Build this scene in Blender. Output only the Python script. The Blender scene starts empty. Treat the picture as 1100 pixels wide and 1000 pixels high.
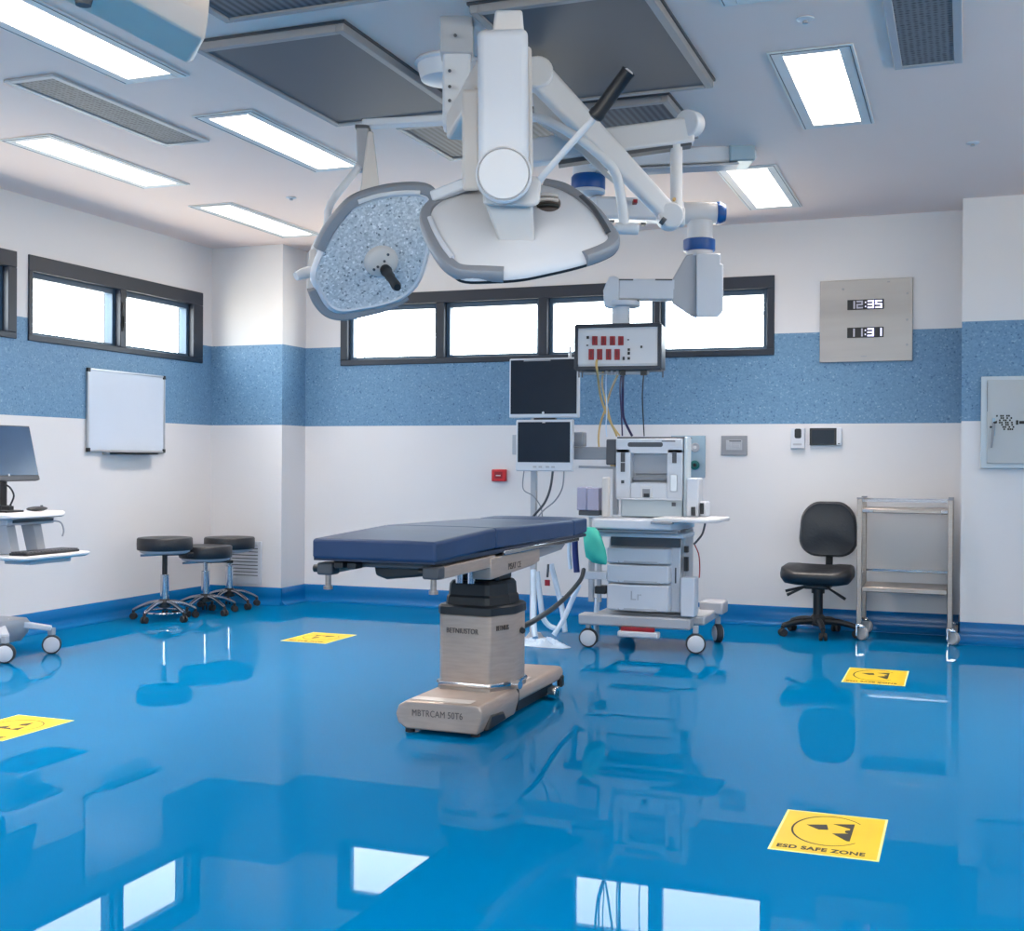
import bpy, bmesh, math, random
from mathutils import Vector as V, Matrix

random.seed(7)
scene = bpy.context.scene
COL = scene.collection
PI = math.pi
CAMZ = 1.22
FPX = 1296.54
CR = V((0.93576029, 0.35258199, 0.0062137))
CU = V((-0.00703404, 0.00104552, 0.99997471))
CF = V((-0.35256658, 0.93578034, -0.00345843))
CAM = V((0, 0, CAMZ))


def at(px, py, depth):
    """the point of the room at this depth along the sight line of a pixel of the photograph"""
    return CAM + (CR * ((px - 550) / FPX) + CU * ((500 - py) / FPX) + CF) * depth


def onplane(px, py, p0, n):
    d = CR * ((px - 550) / FPX) + CU * ((500 - py) / FPX) + CF
    return CAM + d * ((p0 - CAM).dot(n) / d.dot(n))


# ------------------------------------------------------------------ materials
def lin(c):
    return tuple((x / 12.92 if x <= .04045 else ((x + .055) / 1.055) ** 2.4) for x in [k / 255 for k in c])


MATS = {}
LAMP_POWER = 68


def mat(name, rgb, rough=.5, metal=0, spec=.5, emit=None, es=0, noise=None, coat=0, alpha=1, trans=0, bump=None):
    if name in MATS:
        return MATS[name]
    m = bpy.data.materials.new(name)
    m.use_nodes = True
    nt = m.node_tree
    b = nt.nodes['Principled BSDF']
    c = (*lin(rgb), 1)
    b.inputs['Base Color'].default_value = c
    b.inputs['Roughness'].default_value = rough
    b.inputs['Metallic'].default_value = metal
    b.inputs['Specular IOR Level'].default_value = spec
    b.inputs['Coat Weight'].default_value = coat
    b.inputs['Alpha'].default_value = alpha
    b.inputs['Transmission Weight'].default_value = trans
    if emit:
        b.inputs['Emission Color'].default_value = (*lin(emit), 1)
        b.inputs['Emission Strength'].default_value = es
    if noise or bump:
        tc = nt.nodes.new('ShaderNodeTexCoord')
        mp = nt.nodes.new('ShaderNodeMapping')
        nt.links.new(tc.outputs['Object'], mp.inputs['Vector'])
    if noise:      # (scale, amount, stretch)
        sc, amt, st = noise
        mp.inputs['Scale'].default_value = st
        n = nt.nodes.new('ShaderNodeTexNoise')
        n.inputs['Scale'].default_value = sc
        n.inputs['Detail'].default_value = 4
        nt.links.new(mp.outputs['Vector'], n.inputs['Vector'])
        r = nt.nodes.new('ShaderNodeValToRGB')
        r.color_ramp.elements[0].position = .3
        r.color_ramp.elements[1].position = .7
        r.color_ramp.elements[0].color = (*[max(0, x * (1 - amt)) for x in c[:3]], 1)
        r.color_ramp.elements[1].color = (*[min(1, x * (1 + amt)) for x in c[:3]], 1)
        nt.links.new(n.outputs['Fac'], r.inputs['Fac'])
        nt.links.new(r.outputs['Color'], b.inputs['Base Color'])
    if bump:       # (scale, strength)
        n2 = nt.nodes.new('ShaderNodeTexNoise')
        n2.inputs['Scale'].default_value = bump[0]
        nt.links.new(tc.outputs['Object'], n2.inputs['Vector'])
        bp = nt.nodes.new('ShaderNodeBump')
        bp.inputs['Strength'].default_value = bump[1]
        bp.inputs['Distance'].default_value = .01
        nt.links.new(n2.outputs['Fac'], bp.inputs['Height'])
        nt.links.new(bp.outputs['Normal'], b.inputs['Normal'])
    MATS[name] = m
    return m


WHITE = mat('white_enamel', (214, 213, 215), .35, noise=(3, .02, (1, 1, 1)))
WHITE2 = mat('cool_white_plastic', (206, 209, 216), .4, noise=(4, .02, (1, 1, 1)))
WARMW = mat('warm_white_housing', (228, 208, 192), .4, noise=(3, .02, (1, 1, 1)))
CREAM = mat('cream_plastic', (206, 200, 196), .45, noise=(4, .02, (1, 1, 1)))
LGREY = mat('light_grey_plastic', (172, 174, 180), .45, noise=(5, .03, (1, 1, 1)))
MGREY = mat('mid_grey_plastic', (136, 138, 144), .45, noise=(5, .04, (1, 1, 1)))
DGREY = mat('dark_grey_plastic', (72, 74, 80), .5, noise=(5, .05, (1, 1, 1)))
BLACK = mat('black_plastic', (24, 25, 29), .45, noise=(6, .1, (1, 1, 1)))
RUBBER = mat('black_rubber', (30, 31, 34), .7, noise=(8, .1, (1, 1, 1)))
LEATHER = mat('black_vinyl', (29, 31, 37), .42, noise=(6, .12, (1, 1, 1)), bump=(60, .15))
STEEL = mat('brushed_steel', (160, 150, 143), .36, metal=.6, noise=(14, .1, (1, 1, 12)))
STEELW = mat('warm_painted_steel', (178, 160, 148), .4, metal=.4, noise=(10, .07, (1, 1, 8)))
CHROME = mat('chrome', (215, 215, 218), .12, metal=1, noise=(6, .03, (1, 1, 1)))
PLATE = mat('stainless_plate', (160, 157, 156), .4, metal=.6, noise=(1.1, .16, (.5, 1, 3.4)))
DCHROME = mat('dark_chrome', (140, 146, 156), .2, metal=1, noise=(6, .05, (1, 1, 1)))
ALU = mat('aluminium', (190, 192, 196), .35, metal=.8, noise=(8, .05, (1, 1, 1)))
MATTRESS = mat('navy_mattress_vinyl', (44, 66, 100), .5, spec=.3, noise=(5, .08, (1, 1, 1)), bump=(9, .12))
SEAM = mat('dark_navy_seam', (32, 44, 66), .6, noise=(6, .1, (1, 1, 1)))
BLUE = mat('royal_blue_plastic', (2, 74, 142), .4, noise=(5, .06, (1, 1, 1)))
NAVY = mat('navy_tube', (28, 44, 112), .4, noise=(5, .1, (1, 1, 1)))
RED = mat('red_socket_plastic', (150, 8, 26), .45, noise=(20, .15, (1, 1, 1)))
REDDARK = mat('dark_red_plastic', (112, 12, 26), .5, noise=(20, .1, (1, 1, 1)))
SCREEN = mat('dark_lcd_glass', (24, 36, 50), .3, spec=.2, noise=(3, .15, (1, 1, 1)))
SCREEN2 = mat('blue_black_lcd_glass', (42, 68, 98), .2, noise=(3, .15, (1, 1, 1)))
TEAL = mat('teal_rubber', (62, 190, 170), .5, noise=(8, .1, (1, 1, 1)), bump=(25, .3))
LILAC = mat('lilac_grey_plastic', (164, 160, 182), .45, noise=(5, .04, (1, 1, 1)))
YHOSE = mat('amber_hose', (206, 172, 112), .4, noise=(8, .1, (1, 1, 1)))
PURPLE = mat('purple_black_cable', (52, 44, 84), .5, noise=(8, .1, (1, 1, 1)))
CLEAR = mat('milky_clear_hose', (206, 222, 238), .3, noise=(10, .08, (1, 1, 1)))
YELLOW = mat('yellow_vinyl', (226, 188, 8), .4, noise=(5, .05, (1, 1, 1)))
YEDGE = mat('pale_yellow_edge', (226, 232, 150), .4, noise=(5, .05, (1, 1, 1)))
INK = mat('black_print', (34, 32, 24), .6, noise=(5, .1, (1, 1, 1)))
INKB = mat('brown_grey_print', (92, 82, 78), .6, noise=(5, .1, (1, 1, 1)))
PAPER = mat('pale_label', (214, 206, 200), .6, noise=(5, .03, (1, 1, 1)))
FRAME = mat('slate_window_frame', (28, 37, 52), .42, noise=(4, .08, (1, 1, 1)))
SASH = mat('blue_grey_window_sash', (58, 84, 108), .42, noise=(4, .08, (1, 1, 1)))
BOARD = mat('whiteboard_face', (204, 212, 224), .22, noise=(2, .02, (1, 1, 1)))
GASPL = mat('blue_grey_gas_plate', (150, 172, 186), .4, metal=.3, noise=(6, .05, (1, 1, 1)))
CABIN = mat('pale_grey_cabinet_paint', (178, 182, 184), .4, noise=(2, .04, (1, 1, 1)))
CABED = mat('cabinet_rim_paint', (190, 200, 206), .4, noise=(2, .03, (1, 1, 1)))
LAMP = mat('lit_diffuser', (255, 255, 255), .5, emit=(255, 243, 233), es=40)
_nt = LAMP.node_tree      # prismatic panel: throws most of its light straight down
_g = _nt.nodes.new('ShaderNodeNewGeometry')
_d = _nt.nodes.new('ShaderNodeVectorMath'); _d.operation = 'DOT_PRODUCT'
_nt.links.new(_g.outputs['Incoming'], _d.inputs[0]); _nt.links.new(_g.outputs['Normal'], _d.inputs[1])
_p = _nt.nodes.new('ShaderNodeMath'); _p.operation = 'POWER'; _p.inputs[1].default_value = 5.0
_ab = _nt.nodes.new('ShaderNodeMath'); _ab.operation = 'ABSOLUTE'
_nt.links.new(_d.outputs['Value'], _ab.inputs[0]); _nt.links.new(_ab.outputs[0], _p.inputs[0])
_k = _nt.nodes.new('ShaderNodeMath'); _k.operation = 'MULTIPLY'; _k.inputs[1].default_value = LAMP_POWER
_s = _nt.nodes.new('ShaderNodeMath'); _s.operation = 'MULTIPLY_ADD'; _s.inputs[1].default_value = .96; _s.inputs[2].default_value = .04
_nt.links.new(_p.outputs[0], _s.inputs[0]); _nt.links.new(_s.outputs[0], _k.inputs[0])
_nt.links.new(_k.outputs[0], _nt.nodes['Principled BSDF'].inputs['Emission Strength'])
LUMF = mat('luminaire_rim', (214, 214, 214), .5, noise=(8, .03, (1, 1, 1)))
DIGIT = mat('lit_clock_digit', (230, 228, 255), .5, emit=(226, 226, 255), es=.8)
DIGITD = mat('dim_clock_digit', (150, 150, 160), .5, emit=(150, 150, 168), es=.35)
FRAMEP = mat('filter_frame', (150, 147, 148), .5, noise=(6, .04, (1, 1, 1)))
GREYW = mat('grey_castor_rubber', (176, 176, 178), .5, noise=(20, .12, (1, 1, 1)))
TIRE = mat('dark_tyre', (46, 48, 54), .6, noise=(8, .1, (1, 1, 1)))
TIREB = mat('dark_blue_grey_tyre', (40, 70, 100), .5, noise=(8, .1, (1, 1, 1)))


def base_nodes(name):
    m = bpy.data.materials.new(name)
    m.use_nodes = True
    return m, m.node_tree, m.node_tree.nodes['Principled BSDF']


def wall_material():
    m, nt, b = base_nodes('painted_wall_with_blue_vinyl_band')
    N, L = nt.nodes, nt.links
    g = N.new('ShaderNodeNewGeometry')
    s = N.new('ShaderNodeSeparateXYZ')
    L.new(g.outputs['Position'], s.inputs[0])
    a = N.new('ShaderNodeMath'); a.operation = 'GREATER_THAN'; a.inputs[1].default_value = 1.513
    c = N.new('ShaderNodeMath'); c.operation = 'LESS_THAN'; c.inputs[1].default_value = 2.191
    L.new(s.outputs['Z'], a.inputs[0]); L.new(s.outputs['Z'], c.inputs[0])
    k = N.new('ShaderNodeMath'); k.operation = 'MULTIPLY'
    L.new(a.outputs[0], k.inputs[0]); L.new(c.outputs[0], k.inputs[1])
    # speckled vinyl
    v = N.new('ShaderNodeTexVoronoi'); v.inputs['Scale'].default_value = 95
    L.new(g.outputs['Position'], v.inputs['Vector'])
    sep = N.new('ShaderNodeSeparateColor'); L.new(v.outputs['Color'], sep.inputs[0])
    r = N.new('ShaderNodeValToRGB')
    e = r.color_ramp
    e.elements[0].position = 0; e.elements[0].color = (*lin((72, 108, 140)), 1)
    e.elements[1].position = 1; e.elements[1].color = (*lin((136, 168, 192)), 1)
    for p_, c_ in ((.06, (98, 134, 166)), (.5, (105, 142, 172)), (.94, (111, 149, 180))):
        x = e.elements.new(p_); x.color = (*lin(c_), 1)
    L.new(sep.outputs[0], r.inputs['Fac'])
    n = N.new('ShaderNodeTexNoise'); n.inputs['Scale'].default_value = 1.3
    L.new(g.outputs['Position'], n.inputs['Vector'])
    r2 = N.new('ShaderNodeValToRGB')
    r2.color_ramp.elements[0].color = (*lin((219, 216, 216)), 1)
    r2.color_ramp.elements[1].color = (*lin((225, 222, 222)), 1)
    L.new(n.outputs['Fac'], r2.inputs['Fac'])
    mx = N.new('ShaderNodeMix'); mx.data_type = 'RGBA'
    L.new(k.outputs[0], mx.inputs['Factor'])
    L.new(r2.outputs['Color'], mx.inputs['A']); L.new(r.outputs['Color'], mx.inputs['B'])
    L.new(mx.outputs['Result'], b.inputs['Base Color'])
    b.inputs['Roughness'].default_value = .45
    b.inputs['Specular IOR Level'].default_value = .3
    return m


def floor_material():
    m, nt, b = base_nodes('glossy_blue_epoxy')
    N, L = nt.nodes, nt.links
    g = N.new('ShaderNodeNewGeometry')
    n = N.new('ShaderNodeTexNoise'); n.inputs['Scale'].default_value = .9; n.inputs['Detail'].default_value = 3
    L.new(g.outputs['Position'], n.inputs['Vector'])
    r = N.new('ShaderNodeValToRGB')
    r.color_ramp.elements[0].color = (0.0, .134, .325, 1)
    r.color_ramp.elements[1].color = (0.0, .146, .35, 1)
    L.new(n.outputs['Fac'], r.inputs['Fac'])
    N.remove(b)
    df = N.new('ShaderNodeBsdfDiffuse'); L.new(r.outputs['Color'], df.inputs['Color'])
    gl = N.new('ShaderNodeBsdfGlossy'); gl.inputs['Roughness'].default_value = .015
    fr = N.new('ShaderNodeFresnel'); fr.inputs['IOR'].default_value = 1.13
    mx = N.new('ShaderNodeMixShader')
    L.new(fr.outputs[0], mx.inputs[0]); L.new(df.outputs[0], mx.inputs[1]); L.new(gl.outputs[0], mx.inputs[2])
    L.new(mx.outputs[0], N['Material Output'].inputs['Surface'])
    return m


def base_material():
    m, nt, b = base_nodes('blue_coved_skirting')
    N, L = nt.nodes, nt.links
    g = N.new('ShaderNodeNewGeometry')
    n = N.new('ShaderNodeTexNoise'); n.inputs['Scale'].default_value = 2
    L.new(g.outputs['Position'], n.inputs['Vector'])
    r = N.new('ShaderNodeValToRGB')
    r.color_ramp.elements[0].color = (0.0, .122, .34, 1)
    r.color_ramp.elements[1].color = (0.0, .132, .37, 1)
    L.new(n.outputs['Fac'], r.inputs['Fac']); L.new(r.outputs['Color'], b.inputs['Base Color'])
    b.inputs['Roughness'].default_value = .25
    b.inputs['Specular IOR Level'].default_value = .3
    return m


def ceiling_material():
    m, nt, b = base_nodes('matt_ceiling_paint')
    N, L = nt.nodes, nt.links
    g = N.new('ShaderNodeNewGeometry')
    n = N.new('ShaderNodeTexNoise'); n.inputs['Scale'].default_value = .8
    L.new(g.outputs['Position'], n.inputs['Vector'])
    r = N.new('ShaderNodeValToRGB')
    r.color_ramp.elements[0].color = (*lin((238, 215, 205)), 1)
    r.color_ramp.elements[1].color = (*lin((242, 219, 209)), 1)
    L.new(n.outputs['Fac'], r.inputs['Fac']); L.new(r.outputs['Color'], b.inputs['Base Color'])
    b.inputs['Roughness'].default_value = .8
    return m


def grille_material(name, dark, light, axis, scale, perforated=False):
    m, nt, b = base_nodes(name)
    N, L = nt.nodes, nt.links
    g = N.new('ShaderNodeNewGeometry')
    r = N.new('ShaderNodeValToRGB')
    r.color_ramp.elements[0].color = (*lin(dark), 1)
    r.color_ramp.elements[1].color = (*lin(light), 1)
    if perforated:
        v = N.new('ShaderNodeTexVoronoi'); v.inputs['Scale'].default_value = scale; v.inputs['Randomness'].default_value = .15
        L.new(g.outputs['Position'], v.inputs['Vector'])
        r.color_ramp.elements[0].position = .25; r.color_ramp.elements[1].position = .5
        L.new(v.outputs['Distance'], r.inputs['Fac'])
    else:
        w = N.new('ShaderNodeTexWave'); w.wave_type = 'BANDS'; w.bands_direction = axis
        w.inputs['Scale'].default_value = scale
        L.new(g.outputs['Position'], w.inputs['Vector'])
        L.new(w.outputs['Fac'], r.inputs['Fac'])
    L.new(r.outputs['Color'], b.inputs['Base Color'])
    b.inputs['Roughness'].default_value = .55
    return m


def led_material():
    m, nt, b = base_nodes('led_lens_field')
    N, L = nt.nodes, nt.links
    tc = N.new('ShaderNodeTexCoord')
    v = N.new('ShaderNodeTexVoronoi'); v.inputs['Scale'].default_value = 120
    L.new(tc.outputs['Object'], v.inputs['Vector'])
    sep = N.new('ShaderNodeSeparateColor'); L.new(v.outputs['Color'], sep.inputs[0])
    r = N.new('ShaderNodeValToRGB')
    e = r.color_ramp
    e.elements[0].position = 0; e.elements[0].color = (*lin((96, 106, 118)), 1)
    e.elements[1].position = 1; e.elements[1].color = (*lin((236, 238, 242)), 1)
    for p_, c_ in ((.06, (168, 176, 184)), (.5, (188, 195, 202)), (.92, (208, 212, 217))):
        x = e.elements.new(p_); x.color = (*lin(c_), 1)
    L.new(sep.outputs[0], r.inputs['Fac'])
    L.new(r.outputs['Color'], b.inputs['Base Color'])
    b.inputs['Roughness'].default_value = .5
    bp = N.new('ShaderNodeBump'); bp.inputs['Strength'].default_value = .3; bp.inputs['Distance'].default_value = .004
    L.new(v.outputs['Distance'], bp.inputs['Height']); L.new(bp.outputs['Normal'], b.inputs['Normal'])
    return m


def glass_material():
    m = bpy.data.materials.new('window_glass')
    m.use_nodes = True
    nt = m.node_tree
    N, L = nt.nodes, nt.links
    N.clear()
    o = N.new('ShaderNodeOutputMaterial')
    t = N.new('ShaderNodeBsdfTransparent'); t.inputs['Color'].default_value = (.93, .97, .98, 1)
    gl = N.new('ShaderNodeBsdfGlossy'); gl.inputs['Roughness'].default_value = .02
    mx = N.new('ShaderNodeMixShader')
    mx.inputs[0].default_value = .05
    L.new(t.outputs[0], mx.inputs[1]); L.new(gl.outputs[0], mx.inputs[2])
    L.new(mx.outputs[0], o.inputs['Surface'])
    return m


WALL = wall_material()
FLOOR = floor_material()
SKIRT = base_material()
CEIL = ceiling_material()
GLASS = glass_material()
LED = led_material()
FILT = grille_material('fine_filter_mesh', (74, 78, 86), (84, 88, 96), 'X', 60)
CORR = grille_material('pleated_filter', (46, 48, 56), (94, 97, 106), 'X', 9)
PERF = grille_material('perforated_grille', (58, 60, 66), (112, 115, 121), 'X', 38, True)


# ------------------------------------------------------------------ mesh builder
class MB:
    def __init__(self):
        self.v, self.f = [], []

    def add(self, vs, fs):
        b = len(self.v)
        self.v += [V(p) for p in vs]
        self.f += [[b + i for i in f] for f in fs]
        return self

    def hexa(self, p):
        return self.add(p, [(0, 1, 2, 3), (7, 6, 5, 4), (0, 4, 5, 1), (1, 5, 6, 2), (2, 6, 7, 3), (3, 7, 4, 0)])

    def box(self, x0, x1, y0, y1, z0, z1):
        return self.hexa([(x0, y0, z0), (x0, y1, z0), (x1, y1, z0), (x1, y0, z0),
                          (x0, y0, z1), (x0, y1, z1), (x1, y1, z1), (x1, y0, z1)])

    def obox(self, c, a, b, d):
        c, a, b, d = V(c), V(a), V(b), V(d)
        return self.hexa([c - a - b - d, c - a + b - d, c + a + b - d, c + a - b - d,
                          c - a - b + d, c - a + b + d, c + a + b + d, c + a - b + d])

    def beam(self, p0, p1, w, h, up=(0, 0, 1), w1=None, h1=None):
        """box bar from p0 to p1, w sideways, h along up"""
        p0, p1, up = V(p0), V(p1), V(up)
        t = (p1 - p0).normalized()
        s = t.cross(up)
        if s.length < 1e-4:
            s = t.cross(V((1, 0, 0)))
        s.normalize()
        u = s.cross(t)
        w1, h1 = w1 or w, h1 or h
        q = lambda p, ww, hh: [p - s * ww / 2 - u * hh / 2, p + s * ww / 2 - u * hh / 2, p + s * ww / 2 + u * hh / 2, p - s * ww / 2 + u * hh / 2]
        return self.hexa(q(p0, w, h) + q(p1, w1, h1))

    def ring(self, c, n, r, seg, ref=None):
        n = V(n).normalized()
        a = n.cross(V((0, 0, 1)) if ref is None else V(ref))
        if a.length < 1e-3:
            a = n.cross(V((1, 0, 0)))
        a.normalize()
        b = n.cross(a)
        return [V(c) + a * r * math.cos(2 * PI * i / seg) + b * r * math.sin(2 * PI * i / seg) for i in range(seg)]

    def loft(self, rings, caps=True, closed=True):
        b = len(self.v)
        m = len(rings[0])
        for r in rings:
            self.v += [V(p) for p in r]
        for k in range(len(rings) - 1):
            for i in range(m if closed else m - 1):
                j = (i + 1) % m
                self.f.append([b + k * m + i, b + k * m + j, b + (k + 1) * m + j, b + (k + 1) * m + i])
        if caps:
            self.f.append([b + i for i in range(m)][::-1])
            self.f.append([b + (len(rings) - 1) * m + i for i in range(m)])
        return self

    def cyl(self, p0, p1, r0, r1=None, n=24):
        p0, p1 = V(p0), V(p1)
        r1 = r0 if r1 is None else r1
        return self.loft([self.ring(p0, p1 - p0, r0, n), self.ring(p1, p1 - p0, r1, n)])

    def lathe(self, c, prof, n=32, axis=(0, 0, 1)):
        axis = V(axis).normalized()
        return self.loft([self.ring(V(c) + axis * z, axis, max(r, 1e-4), n) for r, z in prof])

    def tube(self, pts, r, n=10, smooth=6, flat=None):
        pts = [V(p) for p in pts]
        if smooth and len(pts) > 2:
            pts = spline(pts, smooth)
        rings, a = [], None
        for i, p in enumerate(pts):
            t = (pts[min(i + 1, len(pts) - 1)] - pts[max(i - 1, 0)]).normalized()
            if a is None:
                a = t.cross(V((0, 0, 1)))
                if a.length < .1:
                    a = t.cross(V((1, 0, 0)))
            a = (a - t * a.dot(t)).normalized()
            b = t.cross(a)
            rr = r(i / (len(pts) - 1)) if callable(r) else r
            rings.append([p + a * rr * math.cos(2 * PI * k / n) + b * rr * math.sin(2 * PI * k / n) for k in range(n)])
        return self.loft(rings)

    def band(self, pts, nrm, w, th, smooth=6, n=12):
        """flattened bar along pts; w across in the plane, th along nrm"""
        pts = [V(p) for p in pts]
        if smooth:
            pts = spline(pts, smooth)
        nrm = V(nrm).normalized()
        rings = []
        for i, p in enumerate(pts):
            t = (pts[min(i + 1, len(pts) - 1)] - pts[max(i - 1, 0)]).normalized()
            s = t.cross(nrm).normalized()
            e = []
            for k in range(n):
                c, q = math.cos(2 * PI * k / n), math.sin(2 * PI * k / n)
                c = math.copysign(abs(c) ** .6, c); q = math.copysign(abs(q) ** .6, q)
                e.append(p + s * c * w / 2 + nrm * q * th / 2)
            rings.append(e)
        return self.loft(rings)

    def prism(self, pts, vec):
        vec = V(vec)
        return self.loft([[V(p) for p in pts], [V(p) + vec for p in pts]])

    def ball(self, c, r, sx=1, sy=1, sz=1, n=16, m=10):
        c = V(c)
        rings = []
        for k in range(m + 1):
            a = -PI / 2 + PI * k / m
            rr = max(math.cos(a) * r, 1e-4)
            rings.append([c + V((rr * math.cos(2 * PI * i / n) * sx, rr * math.sin(2 * PI * i / n) * sy, r * math.sin(a) * sz)) for i in range(n)])
        return self.loft(rings)


def spline(pts, k=6, closed=False):
    out, n = [], len(pts)
    rng = n if closed else n - 1
    for i in range(rng):
        p0 = pts[(i - 1) % n] if closed or i > 0 else pts[0]
        p1, p2 = pts[i], pts[(i + 1) % n]
        p3 = pts[(i + 2) % n] if closed or i + 2 < n else pts[-1]
        for j in range(k):
            t = j / k
            out.append(.5 * ((2 * p1) + (p2 - p0) * t + (2 * p0 - 5 * p1 + 4 * p2 - p3) * t * t + (3 * p1 - p0 - 3 * p2 + p3) * t ** 3))
    if not closed:
        out.append(pts[-1])
    return out


def rrect(w, h, r, n=6):
    out = []
    for cx, cy, a0 in ((w / 2 - r, h / 2 - r, 0), (-w / 2 + r, h / 2 - r, 90), (-w / 2 + r, -h / 2 + r, 180), (w / 2 - r, -h / 2 + r, 270)):
        for i in range(n + 1):
            a = math.radians(a0 + 90 * i / n)
            out.append((cx + r * math.cos(a), cy + r * math.sin(a)))
    return out


ORG = {}


def root_of(o):
    while o.parent:
        o = o.parent
    return o


def thing(name, label, cat, loc=(0, 0, 0), group=None, rz=0, local=False):
    """an Empty at the thing's base that parents its parts. local: parts are given in its own frame"""
    o = bpy.data.objects.new(name, None)
    COL.objects.link(o)
    o.location = loc
    o.rotation_euler = (0, 0, rz)
    o.empty_display_size = .05
    o['label'] = label
    o['category'] = cat
    if group:
        o['group'] = group
    ORG[o.name] = V((0, 0, 0)) if local else V(loc)
    return o


def part(name, mb, m, parent=None, bevel=0, seg=2, ang=38, label=None, flat=False, solid=None, sub=0):
    org = ORG[root_of(parent).name] if parent else V((0, 0, 0))
    me = bpy.data.meshes.new(name)
    me.from_pydata([tuple(p - org) for p in mb.v], [], mb.f)
    bm = bmesh.new(); bm.from_mesh(me)
    bmesh.ops.recalc_face_normals(bm, faces=bm.faces)
    bm.to_mesh(me); bm.free()
    me.materials.append(m)
    if not flat:
        me.polygons.foreach_set('use_smooth', [True] * len(me.polygons))
        me.set_sharp_from_angle(angle=math.radians(ang))
    o = bpy.data.objects.new(name, me)
    COL.objects.link(o)
    if parent:
        o.parent = parent
    if bevel:
        b = o.modifiers.new('bevel', 'BEVEL')
        b.width = bevel; b.segments = seg; b.limit_method = 'ANGLE'; b.angle_limit = math.radians(35)
        b.harden_normals = False
    if sub:
        s = o.modifiers.new('sub', 'SUBSURF'); s.levels = sub; s.render_levels = sub
    if label:
        o['label'] = label
    return o


def solo(name, mb, m, label, cat, group=None, origin=None, **k):
    """a thing that is one mesh"""
    o = part(name, mb, m, None, **k)
    if origin is not None:
        o.data.transform(Matrix.Translation(-V(origin)))
        o.location = origin
    ORG[o.name] = V(origin) if origin is not None else V((0, 0, 0))
    o['label'] = label
    o['category'] = cat
    if group:
        o['group'] = group
    return o


def struct(name, mb, m, parent=None, **k):
    o = part(name, mb, m, parent, **k)
    o['kind'] = 'structure'
    ORG[o.name] = V((0, 0, 0))
    return o


def text_mb(body, size, ex, origin, xdir, ydir, align='CENTER', ext=.0012, sx=1.0, bold=0):
    cu = bpy.data.curves.new('lettering', 'FONT')
    cu.body = body
    cu.size = size
    cu.align_x = align
    cu.align_y = 'CENTER'
    cu.extrude = ext
    cu.offset = bold
    cu.space_character = ex
    t = bpy.data.objects.new('lettering', cu)
    COL.objects.link(t)
    dg = bpy.context.evaluated_depsgraph_get()
    me = bpy.data.meshes.new_from_object(t.evaluated_get(dg))
    X, Y = V(xdir).normalized(), V(ydir).normalized()
    Z = X.cross(Y)
    mb = MB()
    mb.v = [V(origin) + X * p.co.x * sx + Y * p.co.y + Z * p.co.z for p in me.vertices]
    mb.f = [list(p.vertices) for p in me.polygons]
    bpy.data.objects.remove(t)
    bpy.data.curves.remove(cu)
    bpy.data.meshes.remove(me)
    return mb


def copy_tree(o, parent=None):
    c = o.copy()
    COL.objects.link(c)
    if parent:
        c.parent = parent
    for ch in [x for x in bpy.data.objects if x.parent == o]:
        copy_tree(ch, c)
    ORG[c.name] = ORG.get(o.name, V((0, 0, 0)))
    return c


# ------------------------------------------------------------------ the room
XL, XR, YF, YB, ZC = -6.079, 2.7, -2.4, 9.18, 3.03
T = .22
struct('floor', MB().box(XL - T, XR + T, YF - T, YB + T, -.12, 0), FLOOR)
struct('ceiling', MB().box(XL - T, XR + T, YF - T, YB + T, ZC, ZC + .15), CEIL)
WB = (-5.036, -1.359, 2.03, 2.63)
m_ = MB()
m_.box(XL - T, WB[0], YB, YB + T, 0, ZC).box(WB[1], XR + T, YB, YB + T, 0, ZC)
m_.box(WB[0], WB[1], YB, YB + T, 0, WB[2]).box(WB[0], WB[1], YB, YB + T, WB[3], ZC)
struct('wall_back', m_, WALL, flat=True)
W2 = (6.626, 8.656, 2.035, 2.63)
W3 = (4.48, 6.513, 2.035, 2.63)
m_ = MB()
for a, b in ((YF - T, W3[0]), (W3[1], W2[0]), (W2[1], YB)):
    m_.box(XL - T, XL, a, b, 0, ZC)
for w in (W2, W3):
    m_.box(XL - T, XL, w[0], w[1], 0, w[2]).box(XL - T, XL, w[0], w[1], w[3], ZC)
struct('wall_left', m_, WALL, flat=True)
W4 = (-1.2, 7.6, 2.035, 2.63)  # openings for unseen windows added as fill light: right wall, then front
W5 = (-5.2, 1.8, 1.5, 2.63)
m_ = MB()
m_.box(XR, XR + T, YF - T, W4[0], 0, ZC).box(XR, XR + T, W4[1], YB, 0, ZC).box(XR, XR + T, W4[0], W4[1], 0, W4[2]).box(XR, XR + T, W4[0], W4[1], W4[3], ZC)
struct('wall_right', m_, WALL, flat=True)
m_ = MB()
m_.box(XL, W5[0], YF - T, YF, 0, ZC).box(W5[1], XR, YF - T, YF, 0, ZC).box(W5[0], W5[1], YF - T, YF, 0, W5[2]).box(W5[0], W5[1], YF - T, YF, W5[3], ZC)
struct('wall_front', m_, WALL, flat=True)
YC, XC = 8.796, -5.379
YR, XRC = 8.784, -.037
struct('column_left', MB().box(XL, XC, YC, YB, 0, ZC), WALL, flat=True)
struct('column_right', MB().box(XRC, XR, YR, YB, 0, ZC), WALL, flat=True)


def skirting(name, p0, p1, nrm):
    """coved skirting from p0 to p1, nrm points into the room"""
    p0, p1, n = V((*p0, 0)), V((*p1, 0)), V((*nrm, 0))
    prof = [(0, 0), (0, .145), (.008, .145), (.012, .141), (.012, .07)]
    for i in range(1, 8):
        a = PI / 2 * i / 7
        prof.append((.012 + .05 * (1 - math.cos(a)), .07 - .067 * math.sin(a)))
    prof.append((.062, 0))
    mb = MB().loft([[p + n * d + V((0, 0, z)) for d, z in prof] for p in (p0, p1)])
    return struct(name, mb, SKIRT, ang=50)


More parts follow.
